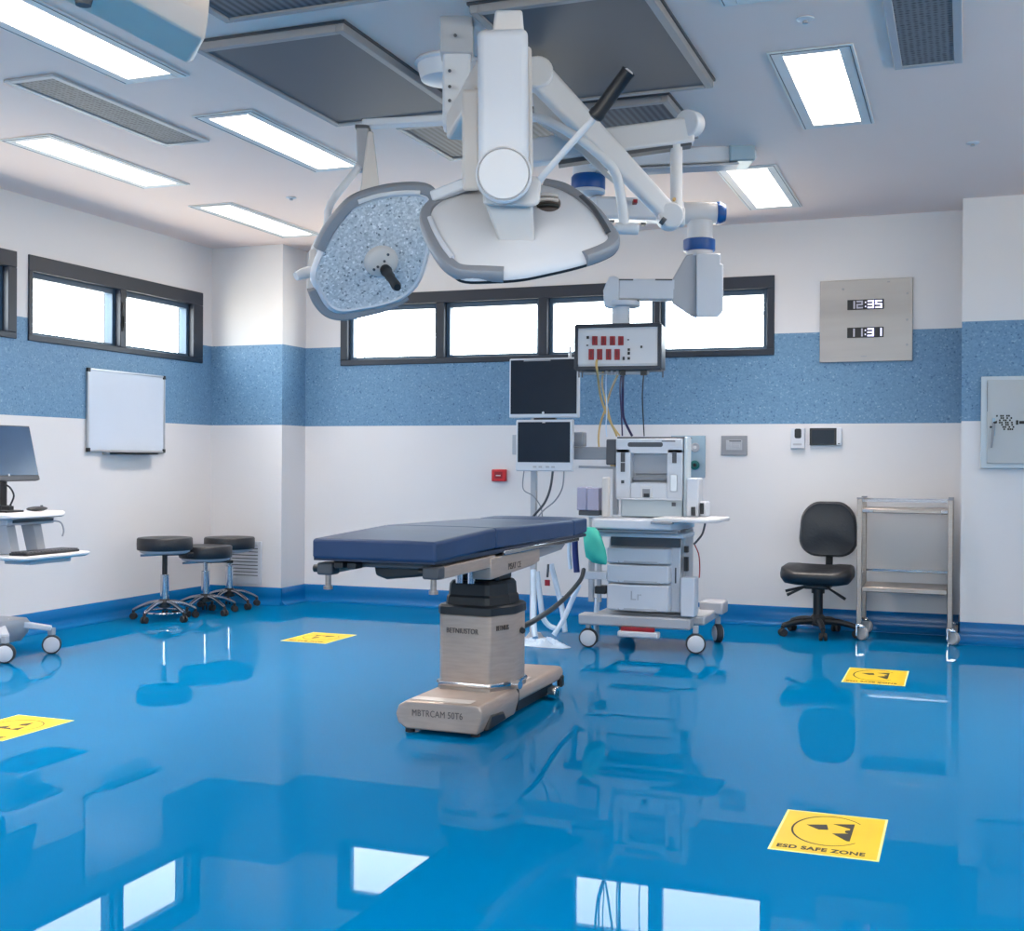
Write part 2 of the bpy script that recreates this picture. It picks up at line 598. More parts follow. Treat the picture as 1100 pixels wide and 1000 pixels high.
skirting('baseboard_back', (XC, YB), (XRC, YB), (0, -1))
skirting('baseboard_left', (XL, YF), (XL, YC), (1, 0))
skirting('baseboard_columnleft_front', (XL, YC), (XC + .012, YC), (0, -1))
skirting('baseboard_columnleft_side', (XC, YC - .012), (XC, YB), (1, 0))
skirting('baseboard_columnright_front', (XRC - .012, YR), (XR, YR), (0, -1))
skirting('baseboard_columnright_side', (XRC, YR - .012), (XRC, YB), (-1, 0))
skirting('baseboard_right', (XR, YF), (XR, YR), (-1, 0))


def window(name, a0, a1, z0, z1, panes, pz, wall, low=.055):
    """wall 'b': along x in the back wall; 'l': along y in the left wall"""
    def bx(mb, u0, u1, d0, d1, za, zb):   # d = depth into the wall from the room face (negative: into the room)
        if wall == 'b':
            mb.box(u0, u1, YB + d0, YB + d1, za, zb)
        elif wall == 'f':
            mb.box(u0, u1, YF - d1, YF - d0, za, zb)
        elif wall == 'r':
            mb.box(XR + d0, XR + d1, u0, u1, za, zb)
        else:
            mb.box(XL - d1, XL - d0, u0, u1, za, zb)
    fr = MB()
    d0, d1 = -.012, .15
    bx(fr, a0, a1, d0, d1, z0, pz[0] - .012)
    bx(fr, a0, a1, d0, d1, pz[1] + .03, z1)
    edges = [a0] + [e for p in panes for e in p] + [a1]
    for i in range(0, len(edges), 2):
        l = edges[i] if i == 0 else edges[i] + .014
        r = edges[i + 1] if i + 2 >= len(edges) else edges[i + 1] - .014
        bx(fr, l, r, d0, d1, pz[0] - .012, pz[1] + .03)
    w = struct(name, fr, FRAME, bevel=.004)
    for (l, r) in panes:
        s = MB()
        bx(s, l - .014, l + .018, .04, .11, pz[0] - .012, pz[1] + .03)
        bx(s, r - .018, r + .014, .04, .11, pz[0] - .012, pz[1] + .03)
        bx(s, l + .018, r - .018, .04, .11, pz[0] - .012, pz[0] + .012)
        bx(s, l + .018, r - .018, .04, .11, pz[1] - .01, pz[1] + .03)
        so = struct('window_sash', s, SASH, w, bevel=.003)
        g = MB()
        bx(g, l + .018, r - .018, .07, .076, pz[0] + .012, pz[1] - .01)
        struct('window_pane', g, GLASS, so)
    return w


window('window_1', *WB, [(-4.955, -4.152), (-4.051, -3.248), (-3.146, -2.296), (-2.222, -1.428)], (2.09, 2.505), 'b')
w2 = window('window_2', *W2, [(6.68, 7.575), (7.675, 8.51)], (2.09, 2.49), 'l')
window('window_3', *W3, [(4.55, 5.42), (5.52, 6.42)], (2.09, 2.49), 'l')
window('added_window_right', *W4, [(-1.12 + i * 1.1, -.08 + i * 1.1) for i in range(8) if i < 7] + [(6.58, 7.52)], (2.09, 2.49), 'r')  # added unseen window, brings neutral daylight onto ceiling and walls
window('added_window_front', *W5, [(-5.12 + i * 1.15, -4.04 + i * 1.15) for i in range(5)] + [(.63, 1.72)], (1.56, 2.49), 'f')  # added unseen window behind the camera, made tall for more fill light
struct('window_handle', MB().box(XL - .03, XL + .02, 7.6, 7.625, 2.2, 2.32).box(XL + .006, XL + .02, 7.6, 7.622, 2.22, 2.42), BLACK, w2, bevel=.004)


# ------------------------------------------------------------------ ceiling fittings
def luminaire(cx, y0, y1, label, w=.24, lit=True):
    t = thing('ceiling_light', label, 'ceiling light', (cx, (y0 + y1) / 2, ZC), 'recessed ceiling lights')
    b = .065
    x0, x1 = cx - w / 2, cx + w / 2
    f = MB()
    f.box(x0 - b, x0, y0 - b, y1 + b, ZC - .008, ZC - .001).box(x1, x1 + b, y0 - b, y1 + b, ZC - .008, ZC - .001)
    f.box(x0, x1, y0 - b, y0, ZC - .008, ZC - .001).box(x0, x1, y1, y1 + b, ZC - .008, ZC - .001)
    part('frame', f, LUMF, t, bevel=.003)
    g, o, k = [], b - .012, .004
    ring_ = lambda e: [(x0 - e, y1 + e), (x0 - e, y0 - e), (x1 + e, y0 - e), (x1 + e, y1 + e)]
    outer, inner = ring_(o), ring_(o - k)
    part('shadow_gap', MB().prism([V((x, y, ZC - .0095)) for x, y in outer + inner[::-1]], (0, 0, .003)), DGREY, t)
    part('diffuser', MB().box(x0, x1, y0, y1, ZC - .007, ZC - .001), LAMP if lit else WHITE2, t)
    return t


luminaire(-3.62, 3.57, 4.72, 'lit ceiling panel beside the white ceiling housing, cut by the top left of the photo')
luminaire(-3.65, 5.42, 6.58, 'lit ceiling panel between the perforated vent and the pale surgical lamp')
luminaire(-4.97, 5.45, 6.61, 'lit ceiling panel between the left perforated vent and the left wall')
luminaire(-5.03, 7.31, 8.46, 'lit ceiling panel closest to the square column in the left corner')
luminaire(-.655, 5.44, 6.6, 'large lit ceiling panel right of the surgical arms')
luminaire(-1.28, 7.46, 8.6, 'lit ceiling panel just above the blue ringed pendant elbow')
luminaire(-.735, 3.57, 4.7, 'ceiling panel at the top edge showing only its rim', lit=False)
for x, y in ((-4.97, 3.57), (1.2, 5.44), (1.2, 3.0), (-3.62, 1.7), (-.7, 1.7), (-3.62, -.4), (-.7, -.4)):  # lamps added out of view to brighten the room
    luminaire(x, y, y + 1.15, 'added lit ceiling panel behind or beside the viewpoint, out of the photo')


def vent(x0, x1, y0, y1, label):
    t = thing('ceiling_vent', label, 'vent', ((x0 + x1) / 2, (y0 + y1) / 2, ZC), 'perforated ceiling vents')
    b = .035
    f = MB()
    f.box(x0 - b, x0, y0 - b, y1 + b, ZC - .014, ZC - .001).box(x1, x1 + b, y0 - b, y1 + b, ZC - .014, ZC - .001)
    f.box(x0, x1, y0 - b, y0, ZC - .014, ZC - .001).box(x0, x1, y1, y1 + b, ZC - .014, ZC - .001)
    part('frame', f, LGREY, t, bevel=.003)
    part('grille', MB().box(x0, x1, y0, y1, ZC - .008, ZC - .001), PERF, t)


vent(-4.29, -4.06, 4.58, 5.76, 'long perforated grey vent between two lit ceiling panels')
vent(-.285, -.065, 4.5, 5.74, 'perforated grey vent right of the large lit panel, cut by the top edge')


def filter_panel(x0, x1, y0, y1, m, label, d=.045):
    t = thing('filter_panel', label, 'ceiling filter', ((x0 + x1) / 2, (y0 + y1) / 2, ZC), 'clean air filter panels around the lamp mount')
    z = ZC - d
    b = .035
    f = MB()
    f.box(x0, x0 + b, y0, y1, z, ZC - .001).box(x1 - b, x1, y0, y1, z, ZC - .001)
    f.box(x0 + b, x1 - b, y0, y0 + b, z, ZC - .001).box(x0 + b, x1 - b, y1 - b, y1, z, ZC - .001)
    part('frame', f, FRAMEP, t, bevel=.004)
    g = MB()
    o = .008
    g.box(x0 - o, x0, y0 - o, y1 + o, ZC - .012, ZC - .001).box(x1, x1 + o, y0 - o, y1 + o, ZC - .012, ZC - .001)
    g.box(x0, x1, y0 - o, y0, ZC - .012, ZC - .001).box(x0, x1, y1, y1 + o, ZC - .012, ZC - .001)
    part('gap_shadow_strip', g, DGREY, t)  # dark strip drawn for the shadowed gap between panel and ceiling
    part('filter_face', MB().box(x0 + b, x1 - b, y0 + b, y1 - b, z + .008, ZC - .002), m, t)


filter_panel(-3.14, -2.41, 4.40, 5.66, FILT, 'smooth dark grey filter panel left of the lamp mount, above the pale lamp')
filter_panel(-1.85, -1.13, 4.40, 5.66, FILT, 'smooth dark grey filter panel right of the white lamp arm')
filter_panel(-2.82, -1.45, 3.35, 4.17, CORR, 'pleated dark filter panel cut by the top edge beside the white housing')
filter_panel(-2.86, -1.38, 5.80, 6.52, CORR, 'pleated filter panel partly hidden behind the horizontal white arm')

for (x, y), lb in zip(((-4.37, 7.25), (-.628, 5.02), (.019, 7.27)),
                      ('tiny sprinkler above the left windows by the last left light', 'tiny sprinkler between top panel and large lit panel',
                       'tiny sprinkler near the right hand column')):
    s = thing('ceiling_sprinkler', lb, 'sprinkler', (x, y, ZC), 'ceiling sprinklers')
    part('cover_plate', MB().lathe((x, y, ZC - .001), [(.036, 0), (.036, -.004), (.024, -.008)], 20), WHITE2, s)
    part('nozzle', MB().cyl((x, y, ZC - .01), (x, y, ZC - .02), .008, .012, 12), LGREY, s)

# ------------------------------------------------------------------ white housing at the top left
h = thing('ceiling_boom', 'big white rounded housing hanging from the ceiling, cut by the top left edge', 'equipment boom', (-1.9, 1.7, ZC))
prof = [(-1.79, 2.76), (-1.795, 2.45), (-1.80, 2.375), (-1.812, 2.34), (-1.85, 2.3), (-2.0, 2.3), (-2.02, 2.33), (-2.03, 2.76)]
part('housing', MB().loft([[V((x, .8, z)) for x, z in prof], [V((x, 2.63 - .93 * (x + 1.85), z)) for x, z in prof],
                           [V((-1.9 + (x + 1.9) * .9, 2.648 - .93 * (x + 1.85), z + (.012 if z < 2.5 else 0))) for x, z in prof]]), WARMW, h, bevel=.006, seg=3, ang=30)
part('ceiling_column', MB().cyl((-1.91, 1.7, 2.76), (-1.91, 1.7, ZC), .1), WHITE2, h)
part('knob', MB().cyl((-1.95, 2.3, 2.302), (-1.95, 2.3, 2.285), .022, .018, 16), DGREY, h)

# ------------------------------------------------------------------ surgical lamp heads
TOC = -CF.copy(); TOC.z = 0; TOC.normalize()
RT = V((CR.x, CR.y, 0)).normalized()
UP = V((0, 0, 1))


def scaled(loop, s, off, n):
    c = sum(loop, V()) / len(loop)
    return [c + (p - c) * s + n * off for p in loop]


# front lamp: seen from its white back
D1 = 4.2
n1 = (TOC * math.cos(math.radians(46)) + UP * math.sin(math.radians(46))).normalized()
p1 = at(558, 250, D1)
out1 = [(454, 232), (460, 222), (478, 212), (500, 204), (530, 198), (560, 196.5), (587, 199), (612, 207), (634, 220), (650, 236), (662, 256),
        (661, 266), (645, 275), (620, 283), (590, 290), (560, 296), (530, 298), (500, 298), (486, 291), (470, 274), (460, 255)]
hub = at(540, 60, 4.5)
s1 = thing('surgical_light', 'white surgical lamp head seen from its back with a long black gripped handle rod', 'surgical light', (hub.x, hub.y, ZC))
loop1 = spline([onplane(x, y, p1, n1) for x, y in out1], 4, True)
part('lamp_head', MB().loft([scaled(loop1, .93, -.034, n1), scaled(loop1, .985, -.028, n1), scaled(loop1, 1.0, -.016, n1), scaled(loop1, .985, -.002, n1),
                             scaled(loop1, .93, .012, n1), scaled(loop1, .8, .028, n1), scaled(loop1, .5, .042, n1), scaled(loop1, .15, .046, n1)]), WHITE, s1, ang=60)
part('lens', MB().loft([scaled(loop1, .9, -.037, n1), scaled(loop1, .9, -.033, n1)]), LED, s1)
part('seam', MB().loft([scaled(loop1, 1.004, -.024, n1), scaled(loop1, 1.004, -.014, n1)]), BLACK, s1)


def bumper(pts, p0, n, parent, w=.045, th=.05, off=0.0, m=MGREY, slot=None, slotm=WHITE2):
    b = part('bumper', MB().band([onplane(x, y, p0, n) + n * off for x, y in pts], n, w, th), m, parent)
    if slot:
        part('grip_slot', MB().band([onplane(x, y, p0, n) + n * (off + th * .46) for x, y in slot], n, w * .4, .014), slotm, b)


bumper([(497, 206), (480, 212.5), (466, 221), (458, 231), (458, 242), (464, 257), (474, 275), (486, 288), (498, 293), (520, 294), (541, 295)], p1, n1, s1,
       slot=[(462, 240), (468, 255), (477, 271), (486, 283)])
bumper([(585, 199.5), (604, 204), (620, 213.5), (637, 228), (650, 244), (659, 258), (655, 266), (644, 272), (628, 278)], p1, n1, s1,
       slot=[(624, 217), (636, 229), (647, 245), (653, 256)], slotm=DGREY)
# printed line and oval grip opening on the back
part('printed_line', MB().beam(onplane(572, 283, p1, n1) + n1 * .0165, onplane(598, 280, p1, n1) + n1 * .0165, .008, .003, up=n1), LGREY, s1)
gc = onplane(588, 229, p1, n1) + n1 * .034
part('grip_recess', MB().loft([[gc + (RT * math.cos(a) * .046 + n1.cross(RT) * math.sin(a) * .062) * k + n1 * o_ for a in [2 * PI * i / 24 for i in range(24)]]
                               for k, o_ in ((1, -.004), (1, .008), (.9, .011), (.1, .011))]), INKB, s1)
for k_ in (-.03, .006, .036):
    g0 = gc + n1.cross(RT) * k_
    part('grip_bar', MB().tube([g0 - RT * .038 + n1 * .014, g0 + n1 * .02, g0 + RT * .038 + n1 * .014], .0075), CREAM if k_ > -.01 else INK, s1)
# strut, block, joint, arm box
strut_top = [(519, 214), (572, 214), (575, 267), (538, 267)]
dd = 4.03
part('strut', MB().loft([[at(x, y, dd + (y - 214) * .0014) for x, y in strut_top], [at(x, y, dd + .1) for x, y in ((519, 214), (572, 214), (575, 262), (538, 262))]]), CREAM, s1, bevel=.01)
part('pivot_block', MB().loft([[at(x, y, 3.98) for x, y in ((518, 186), (582, 190), (580, 218), (574, 222), (519, 220))],
                               [at(x, y, 4.16) for x, y in ((518, 186), (582, 190), (580, 218), (574, 222), (519, 220))]]), CREAM, s1, bevel=.012, seg=3)
c_ = at(541, 186, 3.9)
part('joint_disc', MB().lathe(c_ - TOC * .03, [(.092, 0), (.092, .012), (.086, .02), (.083, .012), (.08, .022), (.0, .022)], 40, TOC), WHITE, s1, ang=30)
ab = part('arm_box', MB().loft([[at(x, y, 3.93) for x, y in ((513, 32), (567, 31), (568, 208), (514, 208))],
                                [at(x, y, 4.13) for x, y in ((513, 32), (567, 31), (568, 208), (514, 208))]]), WHITE2, s1, bevel=.022, seg=4)
part('back_cover', MB().loft([[at(x, y, 4.131) for x, y in ((516, 36), (571, 50), (573, 190), (516, 190))],
                              [at(x, y, 4.2) for x, y in ((518, 40), (571, 56), (572, 180), (518, 186))]]), CREAM, s1, bevel=.01)
part('top_cap', MB().loft([[at(x, y, 4.05) for x, y in ((532, 11), (561, 11), (563, 34), (529, 34))],
                           [at(x, y, 4.2) for x, y in ((532, 11), (561, 11), (563, 34), (529, 34))]]), WHITE, s1, bevel=.008)
part('rear_column', MB().loft([[at(x, y, 4.22) for x, y in ((496, 96), (515, 96), (515, 205), (497, 205))],
                               [at(x, y, 4.36) for x, y in ((496, 96), (515, 96), (515, 205), (497, 205))]]), CREAM, s1, bevel=.01)
part('neck_arm', MB().beam(at(500, 198, 4.3), at(464, 212, 4.32), .045, .04), WHITE2, s1, bevel=.008)
# shaft hanging from the ceiling and slab linking to the arm box
q0, q1 = at(491, 21, 4.97), at(491, 140, 4.97)
q0.z = ZC - .001
part('drop_shaft', MB().beam(q0, q1, .115, .1, up=TOC), WHITE2, s1, bevel=.012)
part('shaft_sleeve', MB().beam(at(491, 20, 4.97), at(491, 62, 4.97), .135, .12, up=TOC), LGREY, s1, bevel=.008)
part('link_arm', MB().beam(at(492, 137, 4.9), at(528, 78, 4.3), .1, .11), CREAM, s1, bevel=.014)
scr = MB()
for x, y in ((489, 38), (483, 76), (483, 93), (483, 108)):
    scr.cyl(at(x, y, 4.885), at(x, y, 4.915), .007, n=10)
part('screw_row', scr, DGREY, s1)
# handle rod
part('handle_rod', MB().tube([at(578, 196, 4.0), at(584, 188, 3.98), at(612, 156, 3.92), at(640, 125, 3.86)], .0115, 12, 4), WHITE, s1)
hd = (at(674, 79, 3.8) - at(640, 125, 3.86))
grip = part('handle_grip', MB().lathe(at(638, 127, 3.863), [(.016, 0), (.026, .006), (.027, .02), (.023, .03), (.023, .17), (.025, .18), (.021, hd.length - .008), (.014, hd.length)], 20, hd), BLACK, s1)
part('grip_tip', MB().lathe(at(674, 79, 3.8), [(.019, -.004), (.019, .004), (.012, .012)], 16, hd), LGREY, grip)

# left lamp: LED face turned to the room
D2 = 5.2
n2 = (TOC * .83 + RT * .30 - UP * .42).normalized()
p2 = at(402, 272, D2)
out2 = [(334, 300), (338, 282), (345, 267), (354, 249), (365, 234), (378, 220), (404, 209), (432, 204), (457, 205), (466, 215), (467, 240), (463, 270),
        (452, 304), (434, 322), (410, 331), (388, 335), (366, 338), (351, 332), (340, 314)]
cl = at(482, 75, 5.47)
s2 = thing('surgical_light', 'pale surgical lamp head showing its speckled LED face and short black handle', 'surgical light', (cl.x, cl.y, ZC))
loop2 = spline([onplane(x, y, p2, n2) for x, y in out2], 4, True)
part('lamp_head', MB().loft([scaled(loop2, .3, -.11, n2), scaled(loop2, .7, -.1, n2), scaled(loop2, .93, -.07, n2), scaled(loop2, 1, -.03, n2), scaled(loop2, .985, 0, n2), scaled(loop2, .93, .012, n2), scaled(loop2, .9, .004, n2)]), WHITE2, s2, ang=60)
lp = part('led_lens', MB().loft([scaled(loop2, .9, -.002, n2), scaled(loop2, .9, .0045, n2), scaled(loop2, .6, .008, n2), scaled(loop2, .2, .009, n2)]), LED, s2, ang=60)
bumper([(343, 268), (352, 250), (364, 233), (380, 217), (405, 207.5), (433, 203), (458, 204), (466, 213), (467, 226)], p2, n2, s2, w=.05, th=.055, off=-.01,
       slot=[(384, 216), (406, 209), (430, 206), (450, 206)], slotm=WHITE)
bumper([(337, 312), (343, 326), (354, 337), (370, 340), (392, 336), (418, 329), (438, 319)], p2, n2, s2, w=.05, th=.055, off=-.03)
hc = onplane(409, 280, p2, n2)
u2 = n2.cross(RT).normalized()
v2 = u2.cross(n2).normalized()
part('center_hub', MB().loft([[hc + (v2 * math.cos(a) * .066 + u2 * math.sin(a) * .062) * k + n2 * o_ for a in [2 * PI * i / 28 for i in range(28)]]
                              for k, o_ in ((1.15, .004), (1.1, .02), (.95, .032), (.3, .036))]), CREAM, s2, ang=50)
dots = MB()
for dx, dy in ((-5, 4), (2, -2), (6, -9), (-9, 7)):
    c0 = onplane(409 + dx, 280 + dy, p2, n2)
    dots.cyl(c0 + n2 * .03, c0 + n2 * .038, .006, n=10)
part('sensor_dots', dots, DGREY, s2)
ha, hb = onplane(412, 287, p2, n2) + n2 * .035, at(427, 309, D2 - .17)
part('handle', MB().lathe(ha, [(.024, 0), (.026, .02), (.02, .03), (.022, .05), (.018, .07), (.022, .09), (.018, .11), (.021, (hb - ha).length - .02), (.015, (hb - ha).length)], 18, hb - ha), BLACK, s2)
part('side_knob', MB().tube([at(338, 293, D2 + .05), at(328, 293, D2 + .03), at(318, 297, D2)], lambda t: .03 - .012 * t, 12, 3), WHITE, s2)
part('side_bracket', MB().beam(at(337, 270, D2 + .08), at(335, 312, D2 + .05), .06, .03, up=RT), CREAM, s2, bevel=.006)
part('yoke', MB().tube([at(386, 178, D2 + .25), at(382, 184, D2 + .25), at(355, 219, D2 + .2), at(351, 243, D2 + .15), at(338, 268, D2 + .1), at(336, 290, D2 + .07)], .017, 12, 3), WHITE2, s2)
part('yoke_post', MB().beam(at(390, 139, D2 + .3), at(390.5, 184, D2 + .28), .055, .06, up=TOC), LGREY, s2, bevel=.008)
part('yoke_blade', MB().loft([[at(x, y, D2 + .23) for x, y in ((395, 141), (401, 141), (409, 212), (386, 212))], [at(x, y, D2 + .29) for x, y in ((395, 141), (401, 141), (409, 212), (386, 212))]]), CREAM, s2, bevel=.008)
part('post_cap', MB().beam(at(390, 136, D2 + .3), at(390, 139.4, D2 + .3), .064, .07, up=TOC), DGREY, s2)
part('reach_arm', MB().beam(at(390, 133.5, D2 + .3), at(486, 128.5, 5.47), .07, .035), WHITE2, s2, bevel=.008)
fz = ZC - .001
part('ceiling_flange', MB().lathe((cl.x, cl.y, 0), [(.15, fz), (.155, fz - .012), (.142, fz - .02), (.142, fz - .03), (.125, fz - .085), (.06, fz - .1)], 36), WHITE2, s2)
e_ = at(486, 128.5, 5.47)
part('ceiling_shaft', MB().cyl((e_.x, e_.y, e_.z - .03), (e_.x, e_.y, fz - .02), .045), WHITE2, s2)

# ------------------------------------------------------------------ monitor support arm: beam, drop post, spring arm, hoses
DS = 5.6
ms = thing('ceiling_support_arm', 'white ceiling arm with diagonal spring arm, drop post and dangling handlebar', 'support arm', tuple(at(541, 60, DS).xy) + (ZC,))
c0 = at(541, 150, DS)
part('ceiling_shaft', MB().cyl((c0.x, c0.y, c0.z - .1), (c0.x, c0.y, ZC - .001), .075), WHITE, ms)
part('horizontal_beam', MB().beam(at(541, 168, DS), at(744, 141, DS - .05), .1, .118), WHITE, ms, bevel=.014, seg=3)
part('beam_seal', MB().beam(at(600, 176.5, DS - .02), at(742, 155.5, DS - .05), .07, .02), DGREY, ms)
part('end_cap', MB().cyl(at(737, 132, DS - .1), at(746, 134, DS - .04), .062, .058), WHITE2, ms, bevel=.006)
part('drop_post', MB().loft([MB().ring(at(726.5, y, DS - .06), UP, .028, 20) for y in (130, 236)]), WHITE, ms)
part('post_foot', MB().beam(at(727, 224, DS - .06), at(727, 243, DS - .06), .07, .06, up=TOC), WHITE, ms, bevel=.006)
part('spring_arm', MB().beam(at(577, 80, DS - .35), at(721, 233, DS - .14), .07, .125, w1=.06, h1=.09), WHITE, ms, bevel=.022, seg=4)
for x, y, d, r in ((577, 80, DS - .35, .07), (720, 233, DS - .14, .058)):
    c0 = at(x, y, d)
    part('joint_hub', MB().cyl(c0 + TOC * .045, c0 - TOC * .05, r), WHITE, ms, bevel=.008)
part('lower_cover', MB().loft([[at(x, y, DS - .12) for x, y in ((571, 96), (600, 122), (640, 168), (668, 205), (650, 190), (618, 160), (575, 130))],
                               [at(x, y, DS - .06) for x, y in ((571, 96), (600, 122), (640, 168), (668, 205), (650, 190), (618, 160), (575, 130))]]), CREAM, ms, bevel=.006)
part('hose', MB().tube([at(566, 127, DS - .3), at(580, 127, DS - .34), (at(600, 136, DS - .4)), at(625, 151, DS - .4), at(648, 170, DS - .38), at(660, 184, DS - .35), at(666, 205, DS - .32), at(671, 243, DS - .3)], lambda t: .0185 + .004 * t, 14, 6), WHITE, ms)
part('handlebar', MB().cyl(at(661, 245, DS - .3), at(686, 246, DS - .3), .026), WHITE, ms, bevel=.006)
part('bracket_screw', MB().cyl(at(710, 236, DS - .2), at(714, 239, DS - .2), .018, n=12), DGREY, ms)
part('rivet', MB().cyl(at(724, 215, DS - .1), at(724.5, 213.5, DS - .11), .008, n=10), YHOSE, ms)

# ------------------------------------------------------------------ supply pendant with blue rings and the red socket box
DP = 7.5
sp = thing('supply_pendant', 'white jointed ceiling pendant with blue rings carrying the red socket box', 'pendant', tuple(at(792, 150, 7.0).xy) + (ZC,))
a0, a1 = at(792, 168, 7.0), at(632, 176, 7.05)
part('ceiling_column', MB().loft([[V((a0.x, a0.y, 0)) + V((x, y, z)) for x, y in rrect(.2, .16, .02)] for z in (ZC - .001, a0.z + .0)]), WHITE2, sp)
part('upper_arm', MB().beam(at(806, 168, 7.0), a1, .2, .095), WHITE2, sp, bevel=.012)
part('end_cover', MB().beam(at(780, 169, 7.0), at(807, 168, 7.0), .23, .1), GASPL, sp, bevel=.01)
part('arm_trim', MB().beam(at(792, 178.5, 6.95), at(640, 186.5, 7.0), .14, .012), LGREY, sp)
part('elbow', MB().lathe((a1.x, a1.y, 0), [(.1, at(632, 208, 7.05).z), (.1, at(632, 205, 7.05).z), (.09, at(632, 203, 7.05).z), (.09, at(632, 170, 7.05).z), (.05, at(632, 168, 7.05).z)], 28), WHITE2, sp)
part('blue_ring', MB().lathe((a1.x, a1.y, 0), [(.095, at(632, 205, 7.05).z), (.1, at(632, 203, 7.05).z), (.1, at(632, 191, 7.05).z), (.088, at(632, 188, 7.05).z)], 28), BLUE, sp)
b0 = at(632, 224, 7.1)
b1 = at(752, 229, DP)
part('lower_arm', MB().beam(b0, at(728, 228, DP - .05), .15, .13), WHITE2, sp, bevel=.02)
mk = MB()
for x, y in ((657, 238), (691, 241)):
    mk.obox(at(x, y, 6.98 + (x - 632) * .004), RT * .014, UP * .006, TOC * .02)
part('dark_marks', mk, DGREY, sp)
part('red_mark', MB().obox(at(682, 217, 7.12), RT * .012, UP * .01, TOC * .03), RED, sp)
part('end_joint', MB().cyl(at(727, 229, DP), at(770, 229, DP), .068), WHITE, sp, bevel=.008)
part('blue_ring', MB().lathe(at(770, 229, DP), [(.069, -.004), (.07, 0), (.07, .02), (.052, .052), (.02, .056)], 24, CR), BLUE, sp)
part('drop_tube', MB().cyl(at(752, 238, DP), at(752, 276, DP), .079), WHITE, sp)
r0, r1 = at(751, 270, DP), at(751, 257.5, DP)
part('blue_ring', MB().lathe((r0.x, r0.y, 0), [(.096, r0.z), (.099, r0.z + .004), (.099, r1.z - .004), (.094, r1.z)], 28), BLUE, sp)
part('head_box', MB().loft([[at(x, y, DP - .1) for x, y in ((748, 272), (774, 272), (774, 283), (777, 284), (777, 334), (771, 341), (748, 341))],
                            [at(x, y, DP + .1) for x, y in ((748, 272), (774, 272), (774, 283), (777, 284), (777, 334), (771, 341), (748, 341))]]), WHITE2, sp, bevel=.008)
part('wedge_cover', MB().loft([[at(x, y, DP - .06) for x, y in ((722, 300), (737, 274), (748.5, 272), (748.5, 342), (743, 340), (722, 326))],
                               [at(x, y, DP + .1) for x, y in ((722, 300), (737, 274), (748.5, 272), (748.5, 342), (743, 340), (722, 326))]]), LGREY, sp, bevel=.008)
part('side_beam', MB().beam(at(664, 311.5, DP), at(724, 312, DP), .12, .125), WHITE2, sp, bevel=.006)
tr = MB()
for x0, x1, y in ((665, 680, 300.5), (704, 722, 300.5), (665, 686, 323)):
    tr.obox(at((x0 + x1) / 2, y, DP - .062), RT * (x1 - x0) / 2 / 172, UP * .004, TOC * .006)
part('beam_slots', tr, DGREY, sp)
part('knuckle', MB().loft([[at(x, y, DP - .08) for x, y in ((654, 297), (660, 296), (665, 299), (665, 326), (660, 331), (649, 330), (648, 312))],
                           [at(x, y, DP + .08) for x, y in ((654, 297), (660, 296), (665, 299), (665, 326), (660, 331), (649, 330), (648, 312))]]), WHITE2, sp, bevel=.01)
part('flange', MB().cyl(at(669, 324, DP), at(669, 330, DP), .11), WHITE2, sp, bevel=.006)
part('drop_tube', MB().cyl(at(667, 328, DP), at(667, 350.6, DP), .056), WHITE2, sp)

sb = thing('socket_box', 'white service box with two rows of red sockets hanging from the pendant', 'socket box', tuple(at(666, 398, DP)))
XW = V((.985, .12, 0)).normalized()      # nearly parallel to the back wall, turned a little
YW = V((-XW.y, XW.x, 0))
o_ = at(666, 374, DP)
HW, HH = .262, .135


def sbp(px, py, d=0.0):
    return onplane(px, py, o_ - YW * .1, YW) - YW * d


part('case', MB().obox(o_, XW * HW, YW * .09, UP * (HH - .008)), WHITE2, sb, bevel=.004)
part('face_panel', MB().obox(o_ - YW * .094, XW * (HW - .016), YW * .005, UP * (HH - .03)), WHITE, sb)
fr = MB()
for s in (-1, 1):
    fr.obox(o_ + XW * s * (HW - .004), XW * .012, YW * .105, UP * HH)
    fr.obox(o_ + UP * s * (HH - .004), XW * HW, YW * .105, UP * .012)
part('edge_frame', fr, FRAME, sb, bevel=.003)
part('bottom_rail', MB().obox(o_ - UP * (HH + .02) - XW * .02, XW * .2, YW * .03, UP * .008), LGREY, sb)
hk = MB()
for px in (622, 625.5, 712):
    hk.beam(sbp(px, 396), sbp(px, 405.5 if px < 713 else 406), .008, .008)
part('hook', hk, DGREY, sb)
for row, y0, y1, xs in ((0, 361.2, 370.8, (639, 648.5, 658, 667)), (1, 375, 386.6, (635.2, 644.2, 653.8, 663))):
    for x in xs:
        c0 = sbp(x, (y0 + y1) / 2)
        s_ = part('socket', MB().obox(c0, XW * .0165, YW * .007, UP * (y1 - y0) / 2 / 173), RED, sb, bevel=.002)
        part('socket_slot', MB().obox(c0 - YW * .007, XW * .004, YW * .002, UP * .02), REDDARK, s_)
bk = MB()
for x, y, w, h_ in ((631.5, 362.5, 2.6, 3), (631, 371, 2, 1.4), (675, 365, 1.6, 1.2), (675.5, 375.5, 2.4, 2.6), (675.5, 379.5, 2.4, 3), (670, 385, 2.2, 3.6), (675.5, 385, 2.6, 2.8), (689, 372.6, 2, 2.6)):
    bk.obox(sbp(x, y), XW * w / 2 / 173, YW * .006, UP * h_ / 2 / 173)
part('indicator', bk, BLACK, sb)
pl = MB()
for x in (650, 656, 662):
    pl.cyl(sbp(x, 397, -.06), sbp(x, 402, -.06), .01, n=12)
part('gas_socket', pl, LGREY, sb)
pl = MB()
for x, w in ((667.5, .016), (690, .018)):
    pl.obox(sbp(x, 399.5, -.06), XW * w, YW * .014, UP * .016)
part('cable_gland', pl, BLACK, sb)

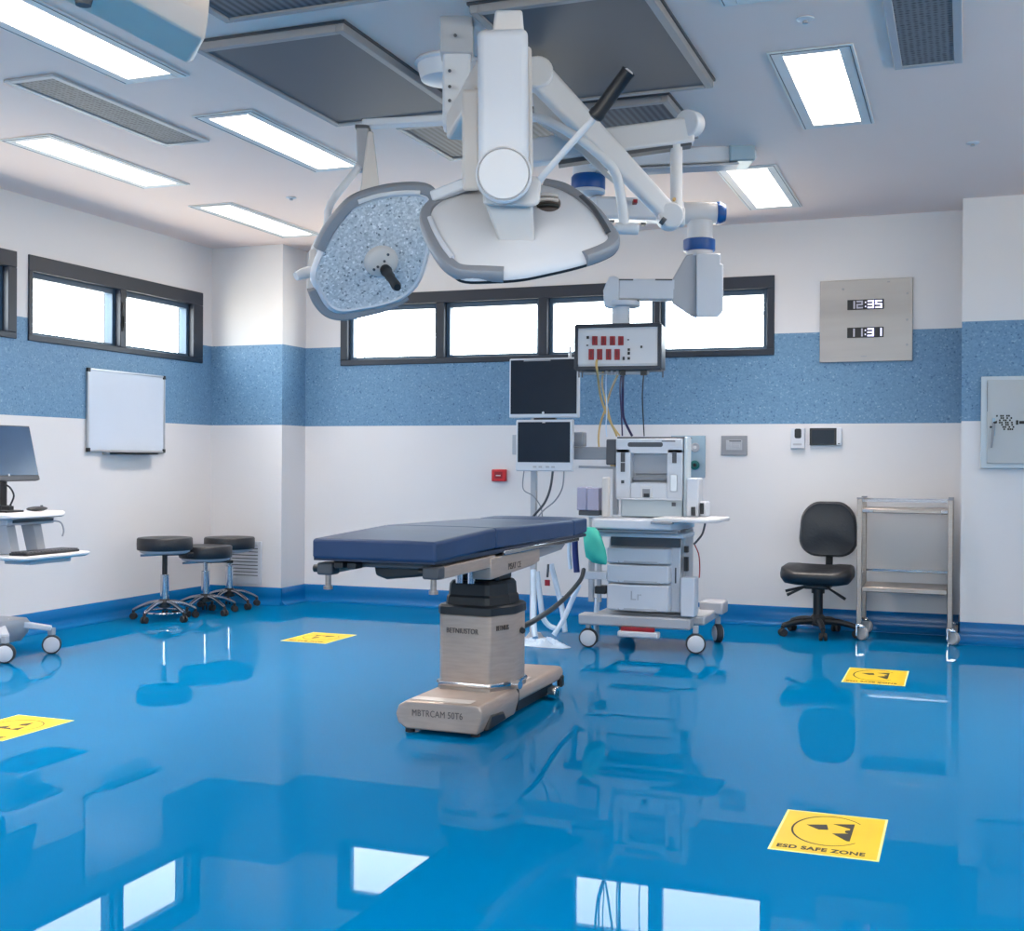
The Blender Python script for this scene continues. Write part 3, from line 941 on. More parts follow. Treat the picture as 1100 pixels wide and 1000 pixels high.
# hoses and cables between socket box and anaesthesia machine
MT = 7.93   # y of the machine's top rear


def yat(px, py, y):
    d = CR * ((px - 550) / FPX) + CU * ((500 - py) / FPX) + CF
    return CAM + d * (y / d.y)


def hose(name, pts, r, m, label, cat, group=None):
    return solo(name, MB().tube(pts, r, 10, 8), m, label, cat, group, origin=pts[-1])


hose('gas_hose', [sbp(641.5, 387, .012), sbp(641.5, 392, .03), sbp(642, 402, .0), yat(645, 425, 7.55), yat(651, 443, 7.66), yat(660, 462, 7.72), yat(662.5, 468.2, 7.75)], .0075, YHOSE, 'amber hose from a red socket curving right to the machine top', 'hose', 'hoses and cables hanging from the socket box')
hose('gas_hose', [sbp(646, 399, -.06), yat(647, 415, 7.68), yat(652, 436, 7.8), yat(657, 455, 7.86), yat(666, 468.2, 7.88)], .006, YHOSE, 'thin amber hose second from the left under the socket box', 'hose', 'hoses and cables hanging from the socket box')
hose('gas_hose', [sbp(661, 402, -.09), yat(656, 420, 7.85), yat(651, 437, 7.95), yat(645, 455, 8.0), yat(643, 469, 8.0), yat(643.5, 482, 8.0)], .007, YHOSE, 'amber hose crossing leftwards behind the monitor bracket', 'hose', 'hoses and cables hanging from the socket box')
hose('gas_hose', [sbp(650.5, 402, -.03), yat(651, 420, 7.44), yat(652, 440, 7.46), yat(651, 458, 7.5), yat(652, 469, 7.55)], .004, CLEAR, 'thin pale clear hose between the amber hoses', 'hose', 'hoses and cables hanging from the socket box')
hose('power_cable', [sbp(668, 400, -.06), yat(669, 415, 7.6), yat(669, 440, 7.7), yat(671, 452, 7.74), yat(679, 468.2, 7.8)], .0085, PURPLE, 'thick dark purple cable bending right at its lower end', 'cable', 'hoses and cables hanging from the socket box')
hose('power_cable', [sbp(664.5, 403, -.1), yat(666, 420, 7.8), yat(667.5, 445, 7.88), yat(668.5, 468.2, 7.9)], .005, PURPLE, 'dark purple cable hanging straight beside the bent one', 'cable', 'hoses and cables hanging from the socket box')
hose('power_cable', [sbp(690, 402, -.06), yat(690, 425, 7.6), yat(691, 450, 7.75), yat(692, 468.2, 7.9)], .004, BLACK, 'thin single black cable at the right under the socket box', 'cable', 'hoses and cables hanging from the socket box')

# ------------------------------------------------------------------ wall items on the back wall
YW0 = YB - .001
ck = thing('clock_panel', 'square stainless wall panel with two lit digital clocks', 'clock', (-.7, YB, 1.965))
part('plate', MB().box(-1.025, -.372, YB - .018, YW0, 1.965, 2.565), PLATE, ck, bevel=.003)
SEG = {'0': 'abcdef', '1': 'bc', '2': 'abged', '3': 'abgcd', '4': 'fgbc', '5': 'afgcd', '6': 'afgedc', '7': 'abc', '8': 'abcdefg', '9': 'abcdfg'}


def digits(z0, z1, text, parent):
    x0, x1 = -.828, -.572
    dis = part('clock_display', MB().box(x0, x1, YB - .024, YB - .0175, z0, z1), BLACK, parent, bevel=.002)
    w, h_ = .046, (z1 - z0) - .016
    for k, (ch, xx) in enumerate(zip(text, (.008, .064, .142, .198))):
        mb = MB()
        X0, Z0 = x0 + xx, z0 + .008
        t_ = .011
        S = {'a': (0, w, h_ - t_, h_), 'g': (0, w, h_ / 2 - t_ / 2, h_ / 2 + t_ / 2), 'd': (0, w, 0, t_), 'f': (0, t_, h_ / 2, h_), 'b': (w - t_, w, h_ / 2, h_),
             'e': (0, t_, 0, h_ / 2), 'c': (w - t_, w, 0, h_ / 2)}
        for s in SEG[ch]:
            a, b, c, d = S[s]
            mb.box(X0 + a, X0 + b, YB - .0265, YB - .0238, Z0 + c, Z0 + d)
        part('digit', mb, DIGIT if k > 1 else DIGITD, dis)
    mb = MB()
    zc_ = (z0 + z1) / 2
    mb.box(x0 + .124, x0 + .132, YB - .0265, YB - .0238, zc_ + .01, zc_ + .02).box(x0 + .124, x0 + .132, YB - .0265, YB - .0238, zc_ - .02, zc_ - .01)
    part('colon', mb, DIGIT, dis)


digits(2.345, 2.418, '1235', ck)
digits(2.14, 2.215, '1131', ck)
for x, z in ((-.86, 2.5), (-.41, 2.45), (-.41, 2.26), (-.41, 2.08)):
    part('button', MB().cyl((x, YB - .022, z), (x, YB - .017, z), .009, n=12), MGREY, ck)
part('maker_plate', MB().box(-.73, -.69, YB - .0195, YB - .0175, 2.0, 2.006), MGREY, ck)
part('top_mark', MB().box(-.55, -.53, YB - .0195, YB - .0175, 2.535, 2.545), MGREY, ck)

gp = thing('gas_outlet_plate', 'blue grey medical gas plate on the wall behind the anaesthesia machine', 'gas outlet', (-2.0, YB, 1.104))
part('plate', MB().box(-2.14, -1.873, YB - .02, YW0, 1.104, 1.426), GASPL, gp, bevel=.004)
for x, z, m, k in ((-2.055, 1.335, LGREY, 0), (-1.95, 1.335, LGREY, 0), (-2.055, 1.2, BLUE, 1), (-1.95, 1.2, mat('sea_green_plastic', (30, 110, 110), .4, noise=(5, .1, (1, 1, 1))), 1)):
    o2 = part('outlet_ring', MB().lathe((x, YB - .02, z), [(.036, 0), (.036, .014), (.028, .018), (.022, .012), (.004, .012)], 24, (0, -1, 0)), m, gp)
    part('outlet_valve', MB().cyl((x, YB - .032, z), (x, YB - .044, z), .013, n=16), BLACK if k else WHITE, o2)
sw = thing('switch_plate', 'grey rectangular wall plate right of the gas plate', 'wall plate', (-1.654, YB, 1.277))
part('plate', MB().box(-1.753, -1.555, YB - .012, YW0, 1.277, 1.425), MGREY, sw, bevel=.003)
part('recess', MB().box(-1.715, -1.592, YB - .016, YB - .0115, 1.315, 1.392), LGREY, sw, bevel=.002)
part('dark_slot', MB().box(-1.69, -1.6, YB - .0185, YB - .0155, 1.38, 1.388), DGREY, sw)
part('rocker', MB().box(-1.7, -1.675, YB - .021, YB - .0155, 1.345, 1.38).box(-1.665, -1.61, YB - .021, YB - .0155, 1.335, 1.36), LGREY, sw, bevel=.002)

th = thing('card_reader', 'small white wall reader with a black window', 'card reader', (-1.178, YB, 1.327))
part('case', MB().box(-1.229, -1.127, YB - .03, YW0, 1.327, 1.48), WHITE2, th, bevel=.005)
part('reader_window', MB().prism([(-1.176 + x, YB - .0325, 1.44 + y) for x, y in rrect(.05, .072, .014)], (0, .004, 0)), BLACK, th)
part('label_strip', MB().box(-1.212, -1.148, YB - .0315, YB - .0295, 1.352, 1.366), LGREY, th)
ic = thing('intercom', 'wall intercom with a black screen and white side strip', 'intercom', (-.98, YB, 1.35))
part('case', MB().box(-1.093, -.864, YB - .026, YW0, 1.352, 1.482), WHITE2, ic, bevel=.005)
part('wall_mount', MB().box(-1.07, -.885, YB - .004, YB - .0005, 1.36, 1.475), DGREY, ic)
part('screen', MB().box(-1.092, -.898, YB - .0285, YB - .0255, 1.354, 1.48), BLACK, ic, bevel=.002)
part('display', MB().box(-1.075, -.915, YB - .0295, YB - .028, 1.365, 1.465), SCREEN, ic)
part('button', MB().box(-.888, -.874, YB - .0285, YB - .0255, 1.362, 1.368), DGREY, ic)
rc = thing('call_point', 'small red alarm box on the white wall left of the monitors', 'call point', (-3.56, YB, 1.057))
part('case', MB().box(-3.62, -3.5, YB - .045, YW0, 1.057, 1.154), mat('alarm_red', (206, 30, 36), .4, noise=(6, .06, (1, 1, 1))), rc, bevel=.006)
part('push_window', MB().box(-3.595, -3.525, YB - .048, YB - .044, 1.08, 1.135), RED, rc, bevel=.003)
part('print', MB().box(-3.58, -3.54, YB - .0492, YB - .0478, 1.1, 1.108), PAPER, rc)

cb = thing('wall_cabinet', 'pale grey wall cabinet with a lever latch on the right column', 'cabinet', (.4, YR, 1.193))
part('body', MB().box(.087, .72, YR - .05, YR - .001, 1.193, 1.811), CABED, cb, bevel=.004)
dr = part('cabinet_door', MB().box(.125, .69, YR - .062, YR - .0505, 1.225, 1.785), CABIN, cb, bevel=.003)
part('hinge_gap', MB().box(.1255, .1285, YR - .064, YR - .0615, 1.575, 1.77), INKB, dr)
part('latch_plate', MB().box(.158, .178, YR - .068, YR - .0615, 1.41, 1.53), GASPL, dr, bevel=.002)
part('latch_lever', MB().hexa([(.16, YR - .08, 1.50), (.16, YR - .066, 1.50), (.178, YR - .066, 1.49), (.178, YR - .08, 1.49), (.148, YR - .08, 1.33), (.148, YR - .07, 1.33), (.16, YR - .07, 1.33), (.16, YR - .08, 1.33)]), MGREY, dr, bevel=.002)
part('lock', MB().cyl((.15, YR - .066, 1.47), (.15, YR - .072, 1.47), .008, n=12).obox((.176, YR - .069, 1.5), (.012, 0, .004), (0, .004, 0), (0, 0, .008)), BLACK, dr)
px_ = MB()
rows = ((0.182, '1011011', 1.545), (.196, '0110101', 1.53), (.2, '1011010', 1.515), (.2, '1101101', 1.5), (.214, '101101', 1.485), (.222, '110101', 1.47), (.228, '101110', 1.455))
for x0_, bits, z in rows:
    for i, b in enumerate(bits):
        if b == '1':
            px_.box(x0_ + i * .0125, x0_ + i * .0125 + .0105, YR - .0632, YR - .0615, z - .006, z + .006)
px_.box(.305, .32, YR - .0632, YR - .0615, 1.485, 1.515).box(.325, .36, YR - .0632, YR - .0615, 1.49, 1.51)
part('printed_notice', px_, INK, dr)

gr = thing('wall_grille', 'white louvred air grille low on the left corner column', 'grille', (-5.735, YC, .165))
f = MB()
gx0, gx1, gz0, gz1 = -5.905, -5.565, .165, .53
f.box(gx0, gx0 + .035, YC - .014, YC - .001, gz0, gz1).box(gx1 - .035, gx1, YC - .014, YC - .001, gz0, gz1)
f.box(gx0 + .035, gx1 - .035, YC - .014, YC - .001, gz0, gz0 + .05).box(gx0 + .035, gx1 - .035, YC - .014, YC - .001, gz1 - .035, gz1)
part('frame', f, WHITE2, gr, bevel=.003)
part('backing', MB().box(gx0 + .035, gx1 - .035, YC - .004, YC - .001, gz0 + .05, gz1 - .035), DGREY, gr)
f = MB()
for i in range(10):
    z = gz0 + .062 + i * .0285
    f.hexa([(gx0 + .035, YC - .014, z - .012), (gx0 + .035, YC - .004, z + .004), (gx1 - .035, YC - .004, z + .004), (gx1 - .035, YC - .014, z - .012),
            (gx0 + .035, YC - .014, z - .009), (gx0 + .035, YC - .004, z + .009), (gx1 - .035, YC - .004, z + .009), (gx1 - .035, YC - .014, z - .009)])
part('louvre', f, WHITE2, gr)

wb = thing('whiteboard', 'blank whiteboard in a thin frame on the left wall', 'whiteboard', (XL, 7.67, 1.273))
part('board', MB().box(XL + .004, XL + .016, 7.23, 8.12, 1.285, 1.878), BOARD, wb)
f = MB()
f.box(XL + .001, XL + .022, 7.215, 7.231, 1.273, 1.89).box(XL + .001, XL + .022, 8.117, 8.133, 1.273, 1.89)
f.box(XL + .001, XL + .022, 7.231, 8.117, 1.273, 1.288).box(XL + .001, XL + .022, 7.231, 8.117, 1.876, 1.89)
part('frame', f, ALU, wb, bevel=.002)
for y in (7.213, 8.105):
    for z in (1.271, 1.862):
        part('corner_cap', MB().box(XL + .002, XL + .025, y, y + .03, z, z + .03), BLACK, wb, bevel=.004)
part('pen_tray', MB().box(XL + .001, XL + .07, 7.4, 7.98, 1.255, 1.272).box(XL + .064, XL + .07, 7.4, 7.98, 1.255, 1.28), ALU, wb, bevel=.002)

# ------------------------------------------------------------------ floor stickers


def sticker(cx, cy, w, h_, label, rot, words=True):
    s = thing('floor_sticker', label, 'floor sticker', (cx, cy, 0), 'yellow safety stickers on the floor')
    part('backing', MB().box(cx - w / 2, cx + w / 2, cy - h_ / 2, cy + h_ / 2, .0004, .0012), YEDGE, s)
    part('yellow_sheet', MB().box(cx - w / 2 + .008, cx + w / 2 - .008, cy - h_ / 2 + .01, cy + h_ / 2 - .01, .0012, .0017), YELLOW, s)
    c, q = math.cos(rot), math.sin(rot)
    sy = h_ / w if abs(q) < .5 else 1.0
    sx = 1.0 if abs(q) < .5 else h_ / w
    cy2 = cy + .03

    def P(u, v):    # symbol frame: apex towards -u before rotation
        x, y = (c * u - q * v), (q * u + c * v)
        return V((cx + x * w * sx if abs(q) < .5 else cx + x * w, cy2 + y * w * (sy if abs(q) < .5 else 1.0), 0))
    mb = MB()
    for tri in ([(-.25, .09), (-.06, .14), (-.03, .02), (-.12, .0)], [(0, .17), (.2, .22), (.2, -.2), (.17, -.2), (.17, .1), (.1, .13)], [(.17, -.2), (.17, -.02), (.02, -.06)], [(.13, .04), (.17, .06), (.17, -.02), (.13, -.0)]):
        mb.prism([P(*t) + V((0, 0, .0017)) for t in tri], (0, 0, .0005))
    part('hand_symbol', mb, INK, s)
    mb = MB()
    for i in range(40):
        a0, a1 = math.radians(40 + i * 7), math.radians(40 + (i + 1) * 7)
        wd = .008 + .012 * math.sin(PI * i / 40) ** 2
        pts = [P((.36 - k) * math.cos(a) - .02, (.36 - k) * math.sin(a)) + V((0, 0, .0017)) for a, k in ((a0, 0), (a1, 0), (a1, wd), (a0, wd))]
        mb.prism(pts, (0, 0, .0005))
    part('arc_symbol', mb, INK, s)
    if words:
        part('lettering', text_mb('ESD SAFE ZONE', .046, 1.08, (cx - .012, cy - h_ / 2 + .048, .0019), (1, 0, 0), (0, 1, 0), ext=.0003, sx=.78, bold=.0018), INK, s)


sticker(-.412, 4.085, .338, .465, 'yellow floor sticker reading ESD SAFE ZONE closest to the viewer, in the lower right', 0)
sticker(-.478, 7.205, .338, .51, 'yellow floor sticker in front of the steel trolley', 0)
sticker(-4.15, 7.285, .345, .44, 'yellow floor sticker left of the operating table, beyond its end', PI / 2)
sticker(-4.045, 4.315, .33, .45, 'yellow floor sticker cut by the left edge of the photo', -PI / 2)

# ------------------------------------------------------------------ operating table
ot = thing('operating_table', 'operating table with navy mattress on a stainless pedestal', 'operating table', (-2.19, 5.4, 0))
XA, XB = -2.394, -1.976
prof = [(XA + .05, .02), (XA + .012, .045), (XA, .085), (XA + .014, .125), (XA + .05, .146), (XB - .03, .15), (XB - .012, .145), (XB - .0, .12), (XB - .004, .08), (XB - .022, .02)]
prof = [V((x, 0, z)) for x, z in prof]
bs = part('base', MB().loft([[p + V((0, y, 0)) for p in prof] for y in (4.89, 5.36)]), STEELW, ot, bevel=.008, seg=3)
prof2 = [(XA + .05, .03), (XA + .01, .05), (XA + .004, .085), (XA + .016, .122), (XA + .05, .142), (XB - .03, .146), (XB - .012, .141), (XB - .002, .118), (XB - .006, .085), (XB - .03, .07)]
part('base_rear', MB().loft([[V((x, y, z)) for x, z in prof2] for y in (5.368, 6.0, 6.035)]), STEELW, ot, bevel=.008, seg=3)
part('base_joint', MB().box(XA + .03, XB - .004, 5.355, 5.372, .04, .147), BLACK, ot)
part('wheel_well', MB().hexa([(-2.02, 4.96, .022), (-2.02, 5.2, .03), (-1.974, 5.2, .03), (-1.974, 4.96, .022), (-2.02, 5.0, .09), (-2.02, 5.16, .075), (-1.9735, 5.16, .075), (-1.9735, 5.0, .09)]), BLACK, ot, bevel=.01)
part('underside', MB().box(XA + .08, XB - .05, 4.95, 6.0, .012, .06), BLACK, ot)
for x, y in ((-2.34, 4.93), (-2.03, 4.95), (-2.34, 5.97), (-2.03, 6.0)):
    part('foot', MB().cyl((x, y, 0), (x, y, .03), .022, .02, 16), RUBBER, ot)
for y in (5.86, 5.9):
    w_ = part('castor', MB().cyl((-2.0, y, .032), (-1.955, y, .032), .032, n=20), CHROME, ot, bevel=.004)
part('black_bumper', MB().box(-2.0, -1.972, 5.99, 6.038, .04, .1), BLACK, ot, bevel=.008)
part('lettering', text_mb('MBTRCAM 50T6', .041, 1.05, (-2.19, 4.889, .094), (1, 0, 0), (0, 0, 1), ext=.0012, sx=.82), INKB, bs)
part('top_label', MB().box(-2.33, -2.04, 4.91, 4.98, .148, .1515), PAPER, ot)
part('top_label', MB().box(-2.1, -2.02, 5.56, 5.66, .143, .1475), PAPER, ot)
# column
col8 = [(-2.335, 5.24), (-2.31, 5.205), (-2.085, 5.19), (-2.06, 5.2), (-1.995, 5.34), (-2.0, 5.5), (-2.03, 5.54), (-2.31, 5.54), (-2.335, 5.51)]
cc = sum((V((x, y, 0)) for x, y in col8), V()) / len(col8)
clm = part('column_cover', MB().loft([[V((x, y, z)) for x, y in col8] for z in (.16, .5)]), STEELW, ot, bevel=.006)
sc8 = lambda s, z: [cc + (V((x, y, 0)) - cc) * s + V((0, 0, z)) for x, y in col8]
part('chrome_collar', MB().loft([sc8(1.05, .165), sc8(1.07, .175), sc8(1.05, .185)]), CHROME, ot)
part('column_foot', MB().loft([sc8(1.03, .146), sc8(1.03, .17)]), STEEL, ot)
part('collar_knob', MB().cyl((-1.985, 5.3, .175), (-1.945, 5.29, .175), .02, n=16), CHROME, ot)
part('lettering', text_mb('BETNIUSTOR', .034, 1.05, (-2.2, 5.1925, .425), (1, -.06, 0), (0, 0, 1), ext=.0015, sx=.8), INKB, clm)
part('lettering', text_mb('BETNIUS', .034, 1.0, (-2.026, 5.266, .44), (.42, .907, 0), (0, 0, 1), ext=.002, sx=.62), INKB, clm)
part('column_cap', MB().loft([sc8(1.03, .5), sc8(1.03, .535), sc8(.98, .545)]), BLACK, ot)
part('bellows', MB().loft([sc8(.86, .545), sc8(.84, .58), sc8(.80, .59), sc8(.78, .64), sc8(.72, .655)]), BLACK, ot, ang=20)
part('column_head', MB().box(-2.24, -2.06, 5.29, 5.48, .65, .772), BLACK, ot, bevel=.012)
for x in (-2.235, -2.175):
    part('lift_rod', MB().cyl((x, 5.245, .645), (x, 5.245, .722), .021, n=16), CHROME, ot)
part('rod_bridge', MB().box(-2.27, -2.14, 5.215, 5.29, .722, .74), STEEL, ot, bevel=.004)
# top frame, rails
for x, nm in ((-1.93, 1), (-2.47, -1)):
    part('side_rail', MB().hexa([(x - .03 * nm, 4.33, .752), (x - .03 * nm, 4.93, .758), (x, 4.93, .758), (x, 4.33, .752), (x - .03 * nm, 4.33, .8), (x - .03 * nm, 4.93, .81), (x, 4.93, .81), (x, 4.33, .8)]), STEELW, ot, bevel=.004)
mbx = part('motor_box', MB().prism([(-1.925, 4.86, .705), (-1.925, 5.4, .725), (-1.925, 5.5, .74), (-1.925, 5.5, .8), (-1.925, 4.86, .8)], (-.09, 0, 0)), STEELW, ot, bevel=.006)
part('lettering', text_mb('PISAT CE', .04, 1.05, (-1.9245, 5.15, .745), (0, 1, 0), (0, 0, 1), ext=.0015), INKB, mbx)
part('rear_rail', MB().prism([(-1.93, 5.505, .755), (-1.93, 5.85, .77), (-1.93, 5.95, .81), (-1.93, 5.505, .81)], (-.08, 0, 0)), MGREY, ot, bevel=.005)
part('far_rail', MB().box(-2.47, -2.38, 4.86, 5.9, .735, .8), STEEL, ot, bevel=.006)
part('top_frame', MB().box(-2.42, -1.97, 4.36, 6.2, .788, .822), DGREY, ot, bevel=.006)
part('side_track', MB().box(-1.935, -1.915, 5.0, 6.1, .802, .822).box(-2.48, -2.46, 5.0, 6.1, .802, .822), CHROME, ot, bevel=.003)
part('under_motor', MB().prism([(-2.27, 4.42, .8), (-2.26, 4.42, .75), (-2.21, 4.42, .735), (-2.03, 4.42, .755), (-1.99, 4.42, .8)], (0, .42, 0)), BLACK, ot, bevel=.01)
part('cross_frame', MB().box(-2.35, -2.02, 5.0, 5.7, .77, .79), DGREY, ot, bevel=.008)
for x in (-2.43, -1.96):
    k = part('rail_clamp', MB().box(x - .035, x + .035, 4.3, 4.37, .755, .805), DGREY, ot, bevel=.008)
    part('clamp_pin', MB().cyl((x, 4.335, .7), (x, 4.335, .76), .012, n=12).cyl((x, 4.335, .695), (x, 4.335, .708), .019, n=14), STEEL, k)
    part('clamp_knob', MB().cyl((x - .055 , 4.32, .78), (x - .02, 4.32, .78), .016, n=14), BLACK, k)
dm = MB()
for x in (-2.36, -2.3):
    dm.box(x - .02, x + .02, 4.29, 4.35, .785, .81)
part('latch', dm, BLACK, ot, bevel=.004)


def pad(y0, y1, zt0, zt1, zb0, zb1, name='mattress_section'):
    xa, xb = -2.471, -1.924
    mb = MB()
    n = 8
    rings = []
    for i in range(n + 1):
        t = i / n
        y = y0 + (y1 - y0) * t
        zt, zb = zt0 + (zt1 - zt0) * t, zb0 + (zb1 - zb0) * t
        puff = .004 * math.sin(PI * t)
        rings.append([V((xa, y, zb)), V((xb, y, zb)), V((xb, y, zt - .002)), V((xb - .12, y, zt + puff)), V(((xa + xb) / 2, y, zt + puff * 1.3)), V((xa + .12, y, zt + puff)), V((xa, y, zt - .002))])
    mb.loft(rings)
    return part(name, mb, MATTRESS, ot, bevel=.013, seg=3, ang=50)


pad(4.273, 4.915, .906, .930, .822, .837)
pad(4.919, 6.036, .930, .914, .836, .828)
pad(6.042, 6.275, .915, .918, .829, .836)
part('mattress_welt', MB().box(-2.466, -1.929, 4.28, 6.265, .816, .832), SEAM, ot)
cab = solo('power_cable', MB().tube([V((-1.982, 5.42, .41)), yat(560, 674, 5.52), yat(575, 666, 5.75), yat(597, 651, 6.4), yat(612, 637, 6.9), yat(624, 622, 7.3), yat(627, 612, 7.48)], .014, 12, 8), BLACK,
           'thick black cable sagging from the table pedestal up to the machine', 'cable', origin=(-1.982, 5.42, .41))


# ------------------------------------------------------------------ castors
def castor(parent, x, y, r, w, rz=0.0, face=WHITE2, tire=TIRE, stem=.05, m=LGREY, both=True):
    d = V((math.cos(rz), math.sin(rz), 0))     # axle
    c0 = V((x, y, r))
    root = part('castor', MB().lathe(c0, [(r * .6, -w / 2), (r * .93, -w / 2), (r, -w / 2 + .006), (r, w / 2 - .006), (r * .93, w / 2), (r * .6, w / 2)], 28, d), tire, parent)
    hub = MB()
    for s in (-1, 1):
        hub.lathe(c0 + d * s * w / 2, [(r * .84, -.004), (r * .84, .003), (r * .7, .007), (.004, .008)], 24, d * s)
    part('wheel_cover', hub, face, root)
    f = MB()
    f.beam(c0 + V((0, 0, r * 1.02)), c0 + V((0, 0, r + stem)), w * .7, w * .7)
    part('castor_stem', f, m, root, bevel=.004)
    return root


# ------------------------------------------------------------------ anaesthesia machine
am = thing('anaesthesia_machine', 'white anaesthesia machine with drawers on a wheeled grey base', 'anaesthesia machine', (-1.95, 7.9, 0))
part('base_frame', MB().box(-2.385, -1.64, 7.58, 7.7, .15, .222).box(-2.29, -1.57, 7.702, 8.2, .17, .23).box(-1.68, -1.52, 8.05, 8.24, .2, .285), LGREY, am, bevel=.012)
castor(am, -2.325, 7.62, .062, .045, PI / 2 + .15)
castor(am, -1.612, 7.625, .064, .045, PI / 2 + .25)
castor(am, -2.205, 8.15, .062, .045, PI / 2 - .3, face=TIREB, tire=TIREB)
castor(am, -1.575, 8.17, .062, .045, .5)
part('foot_step', MB().box(-2.11, -1.84, 7.55, 7.62, .088, .128), WHITE2, am, bevel=.01)
part('step_bracket', MB().box(-2.09, -1.87, 7.56, 7.6, .126, .152), RED, am, bevel=.004)
part('cabinet_body', MB().box(-2.2, -1.72, 7.66, 7.92, .25, .72), WHITE2, am, bevel=.01)
for z0, z1 in ((.255, .425), (.435, .553), (.562, .662)):
    d_ = part('drawer', MB().prism([V((x, y, z0)) for x, y in ((-2.205, 7.66), (-2.2, 7.612), (-2.1, 7.594), (-1.9, 7.594), (-1.79, 7.608), (-1.775, 7.66))], (0, 0, z1 - z0)), WHITE2, am, bevel=.01, seg=3)
    part('drawer_lip', MB().prism([V((x, y, z0 + .002)) for x, y in ((-2.12, 7.597), (-2.0, 7.588), (-1.93, 7.589), (-1.84, 7.602), (-1.9, 7.61), (-2.1, 7.61))], (0, 0, .014)), LGREY, d_)
    if z0 < .3:
        part('lettering', text_mb('Lr', .085, 1.05, (-2.0, 7.5935, .352), (1, 0, 0), (0, 0, 1), ext=.001), LGREY, d_)
part('drawer_shadow_gap', MB().box(-2.18, -1.72, 7.63, 7.66, .672, .735), DGREY, am)
part('side_column', MB().box(-1.735, -1.695, 7.7, 7.93, .25, .79), LGREY, am, bevel=.012)
part('side_slot', MB().box(-1.757, -1.748, 7.6555, 7.6595, .44, .54), DGREY, am)
part('desk', MB().prism([V((x, y, .79)) for x, y in ((-2.28, 7.95), (-2.29, 7.56), (-2.25, 7.47), (-2.1, 7.44), (-1.85, 7.44), (-1.74, 7.46), (-1.69, 7.55), (-1.69, 7.95))], (0, 0, .065)), WHITE2, am, bevel=.012, seg=3)
part('desk_rail', MB().box(-2.23, -1.7, 7.485, 7.52, .765, .789), MGREY, am, bevel=.006)
part('lower_shelf', MB().box(-2.24, -1.68, 7.56, 7.9, .735, .764), WHITE2, am, bevel=.006)
part('side_tray', MB().prism([V((x, y, .843)) for x, y in ((-1.85, 7.9), (-1.85, 7.43), (-1.5, 7.4), (-1.44, 7.46), (-1.44, 7.85))], (0, 0, .026)), WHITE, am, bevel=.008)
part('tray_bracket', MB().box(-1.86, -1.72, 7.41, 7.46, .832, .846), MGREY, am, bevel=.003)
# upper body
ub = part('upper_body', MB().box(-2.17, -1.73, 7.82, 7.87, .855, 1.375), WHITE2, am, bevel=.012)
fr = MB()
fy = 7.82
for x0, x1, z0, z1 in ((-2.17, -2.07, .98, 1.31), (-1.825, -1.72, .98, 1.31), (-2.17, -1.72, 1.275, 1.375), (-2.07, -1.825, .98, 1.085)):
    fr.box(x0, x1, 7.7, fy, z0, z1)
part('front_frame', fr, WHITE2, am, bevel=.008)
part('top_lid', MB().box(-2.165, -1.71, 7.71, 7.93, 1.375, 1.386), DGREY, am, bevel=.004)
part('side_panel', MB().box(-1.715, -1.69, 7.7, 7.82, .86, 1.385), CABED, am, bevel=.01)
part('vent_slot', MB().prism([V((-1.97 + x, 7.698, 1.335 + z)) for x, z in rrect(.235, .03, .013)], (0, .006, 0)), DGREY, am)
part('screen_recess', MB().box(-2.07, -1.825, 7.79, 7.825, 1.085, 1.275), LGREY, am)
part('recess_shelf', MB().box(-2.065, -1.83, 7.74, 7.82, 1.1, 1.12).box(-2.055, -1.84, 7.77, 7.8, 1.14, 1.147), MGREY, am, bevel=.003)
part('vaporizer_slot', MB().box(-2.0, -1.92, 7.694, 7.703, .985, 1.065), WHITE, am, bevel=.004)
part('slot_opening', MB().box(-1.985, -1.935, 7.692, 7.697, .99, 1.045), MGREY, am)
part('black_port', MB().box(-1.975, -1.938, 7.688, 7.694, .99, 1.015), BLACK, am)
sl = MB()
for x, z0, z1 in ((-2.12, 1.22, 1.285), (-2.12, 1.155, 1.215), (-1.775, 1.215, 1.29), (-1.775, 1.05, 1.11), (-1.775, 1.12, 1.125)):
    sl.box(x - .014, x + .014, 7.694, 7.701, z0, z1)
sl.box(-1.79, -1.765, 7.694, 7.701, .935, .96).box(-2.13, -2.11, 7.694, 7.701, 1.08, 1.1)
part('gauge', sl, DGREY, am)
part('flow_meter', MB().box(-1.8, -1.755, 7.69, 7.7, 1.03, 1.14), ALU, am, bevel=.003)
part('name_strip', MB().box(-1.86, -1.77, 7.697, 7.701, 1.352, 1.362), MGREY, am)
part('lower_panel', MB().box(-2.14, -1.73, 7.74, 7.83, .86, .975), CABED, am, bevel=.006)
part('panel_ledge', MB().box(-2.16, -1.72, 7.69, 7.83, .972, .984), WHITE2, am, bevel=.003)
part('breathing_module', MB().box(-1.685, -1.605, 7.65, 7.8, .87, 1.12).box(-1.605, -1.56, 7.68, 7.8, .87, .97), WHITE2, am, bevel=.012)
part('module_valve', MB().box(-1.65, -1.625, 7.635, 7.652, .88, .935).cyl((-1.585, 7.66, .89), (-1.585, 7.66, .96), .012, n=12), BLACK, am)
part('side_slots', MB().box(-1.7, -1.675, 7.66, 7.7, .64, .68).box(-1.7, -1.675, 7.66, 7.7, .52, .61), BLACK, am)
part('absorber_box', MB().box(-1.705, -1.615, 7.59, 7.72, .235, .485), WHITE2, am, bevel=.008)
part('sensor_cable', MB().tube([(-1.55, 7.6, .84), (-1.56, 7.56, .77), (-1.6, 7.58, .72), (-1.62, 7.58, .7)], .007, 8, 5), DGREY, am)
part('red_wire', MB().tube([(-1.62, 7.6, .7), (-1.592, 7.6, .64), (-1.588, 7.62, .56), (-1.59, 7.62, .485)], .004, 8, 5), RED, am)
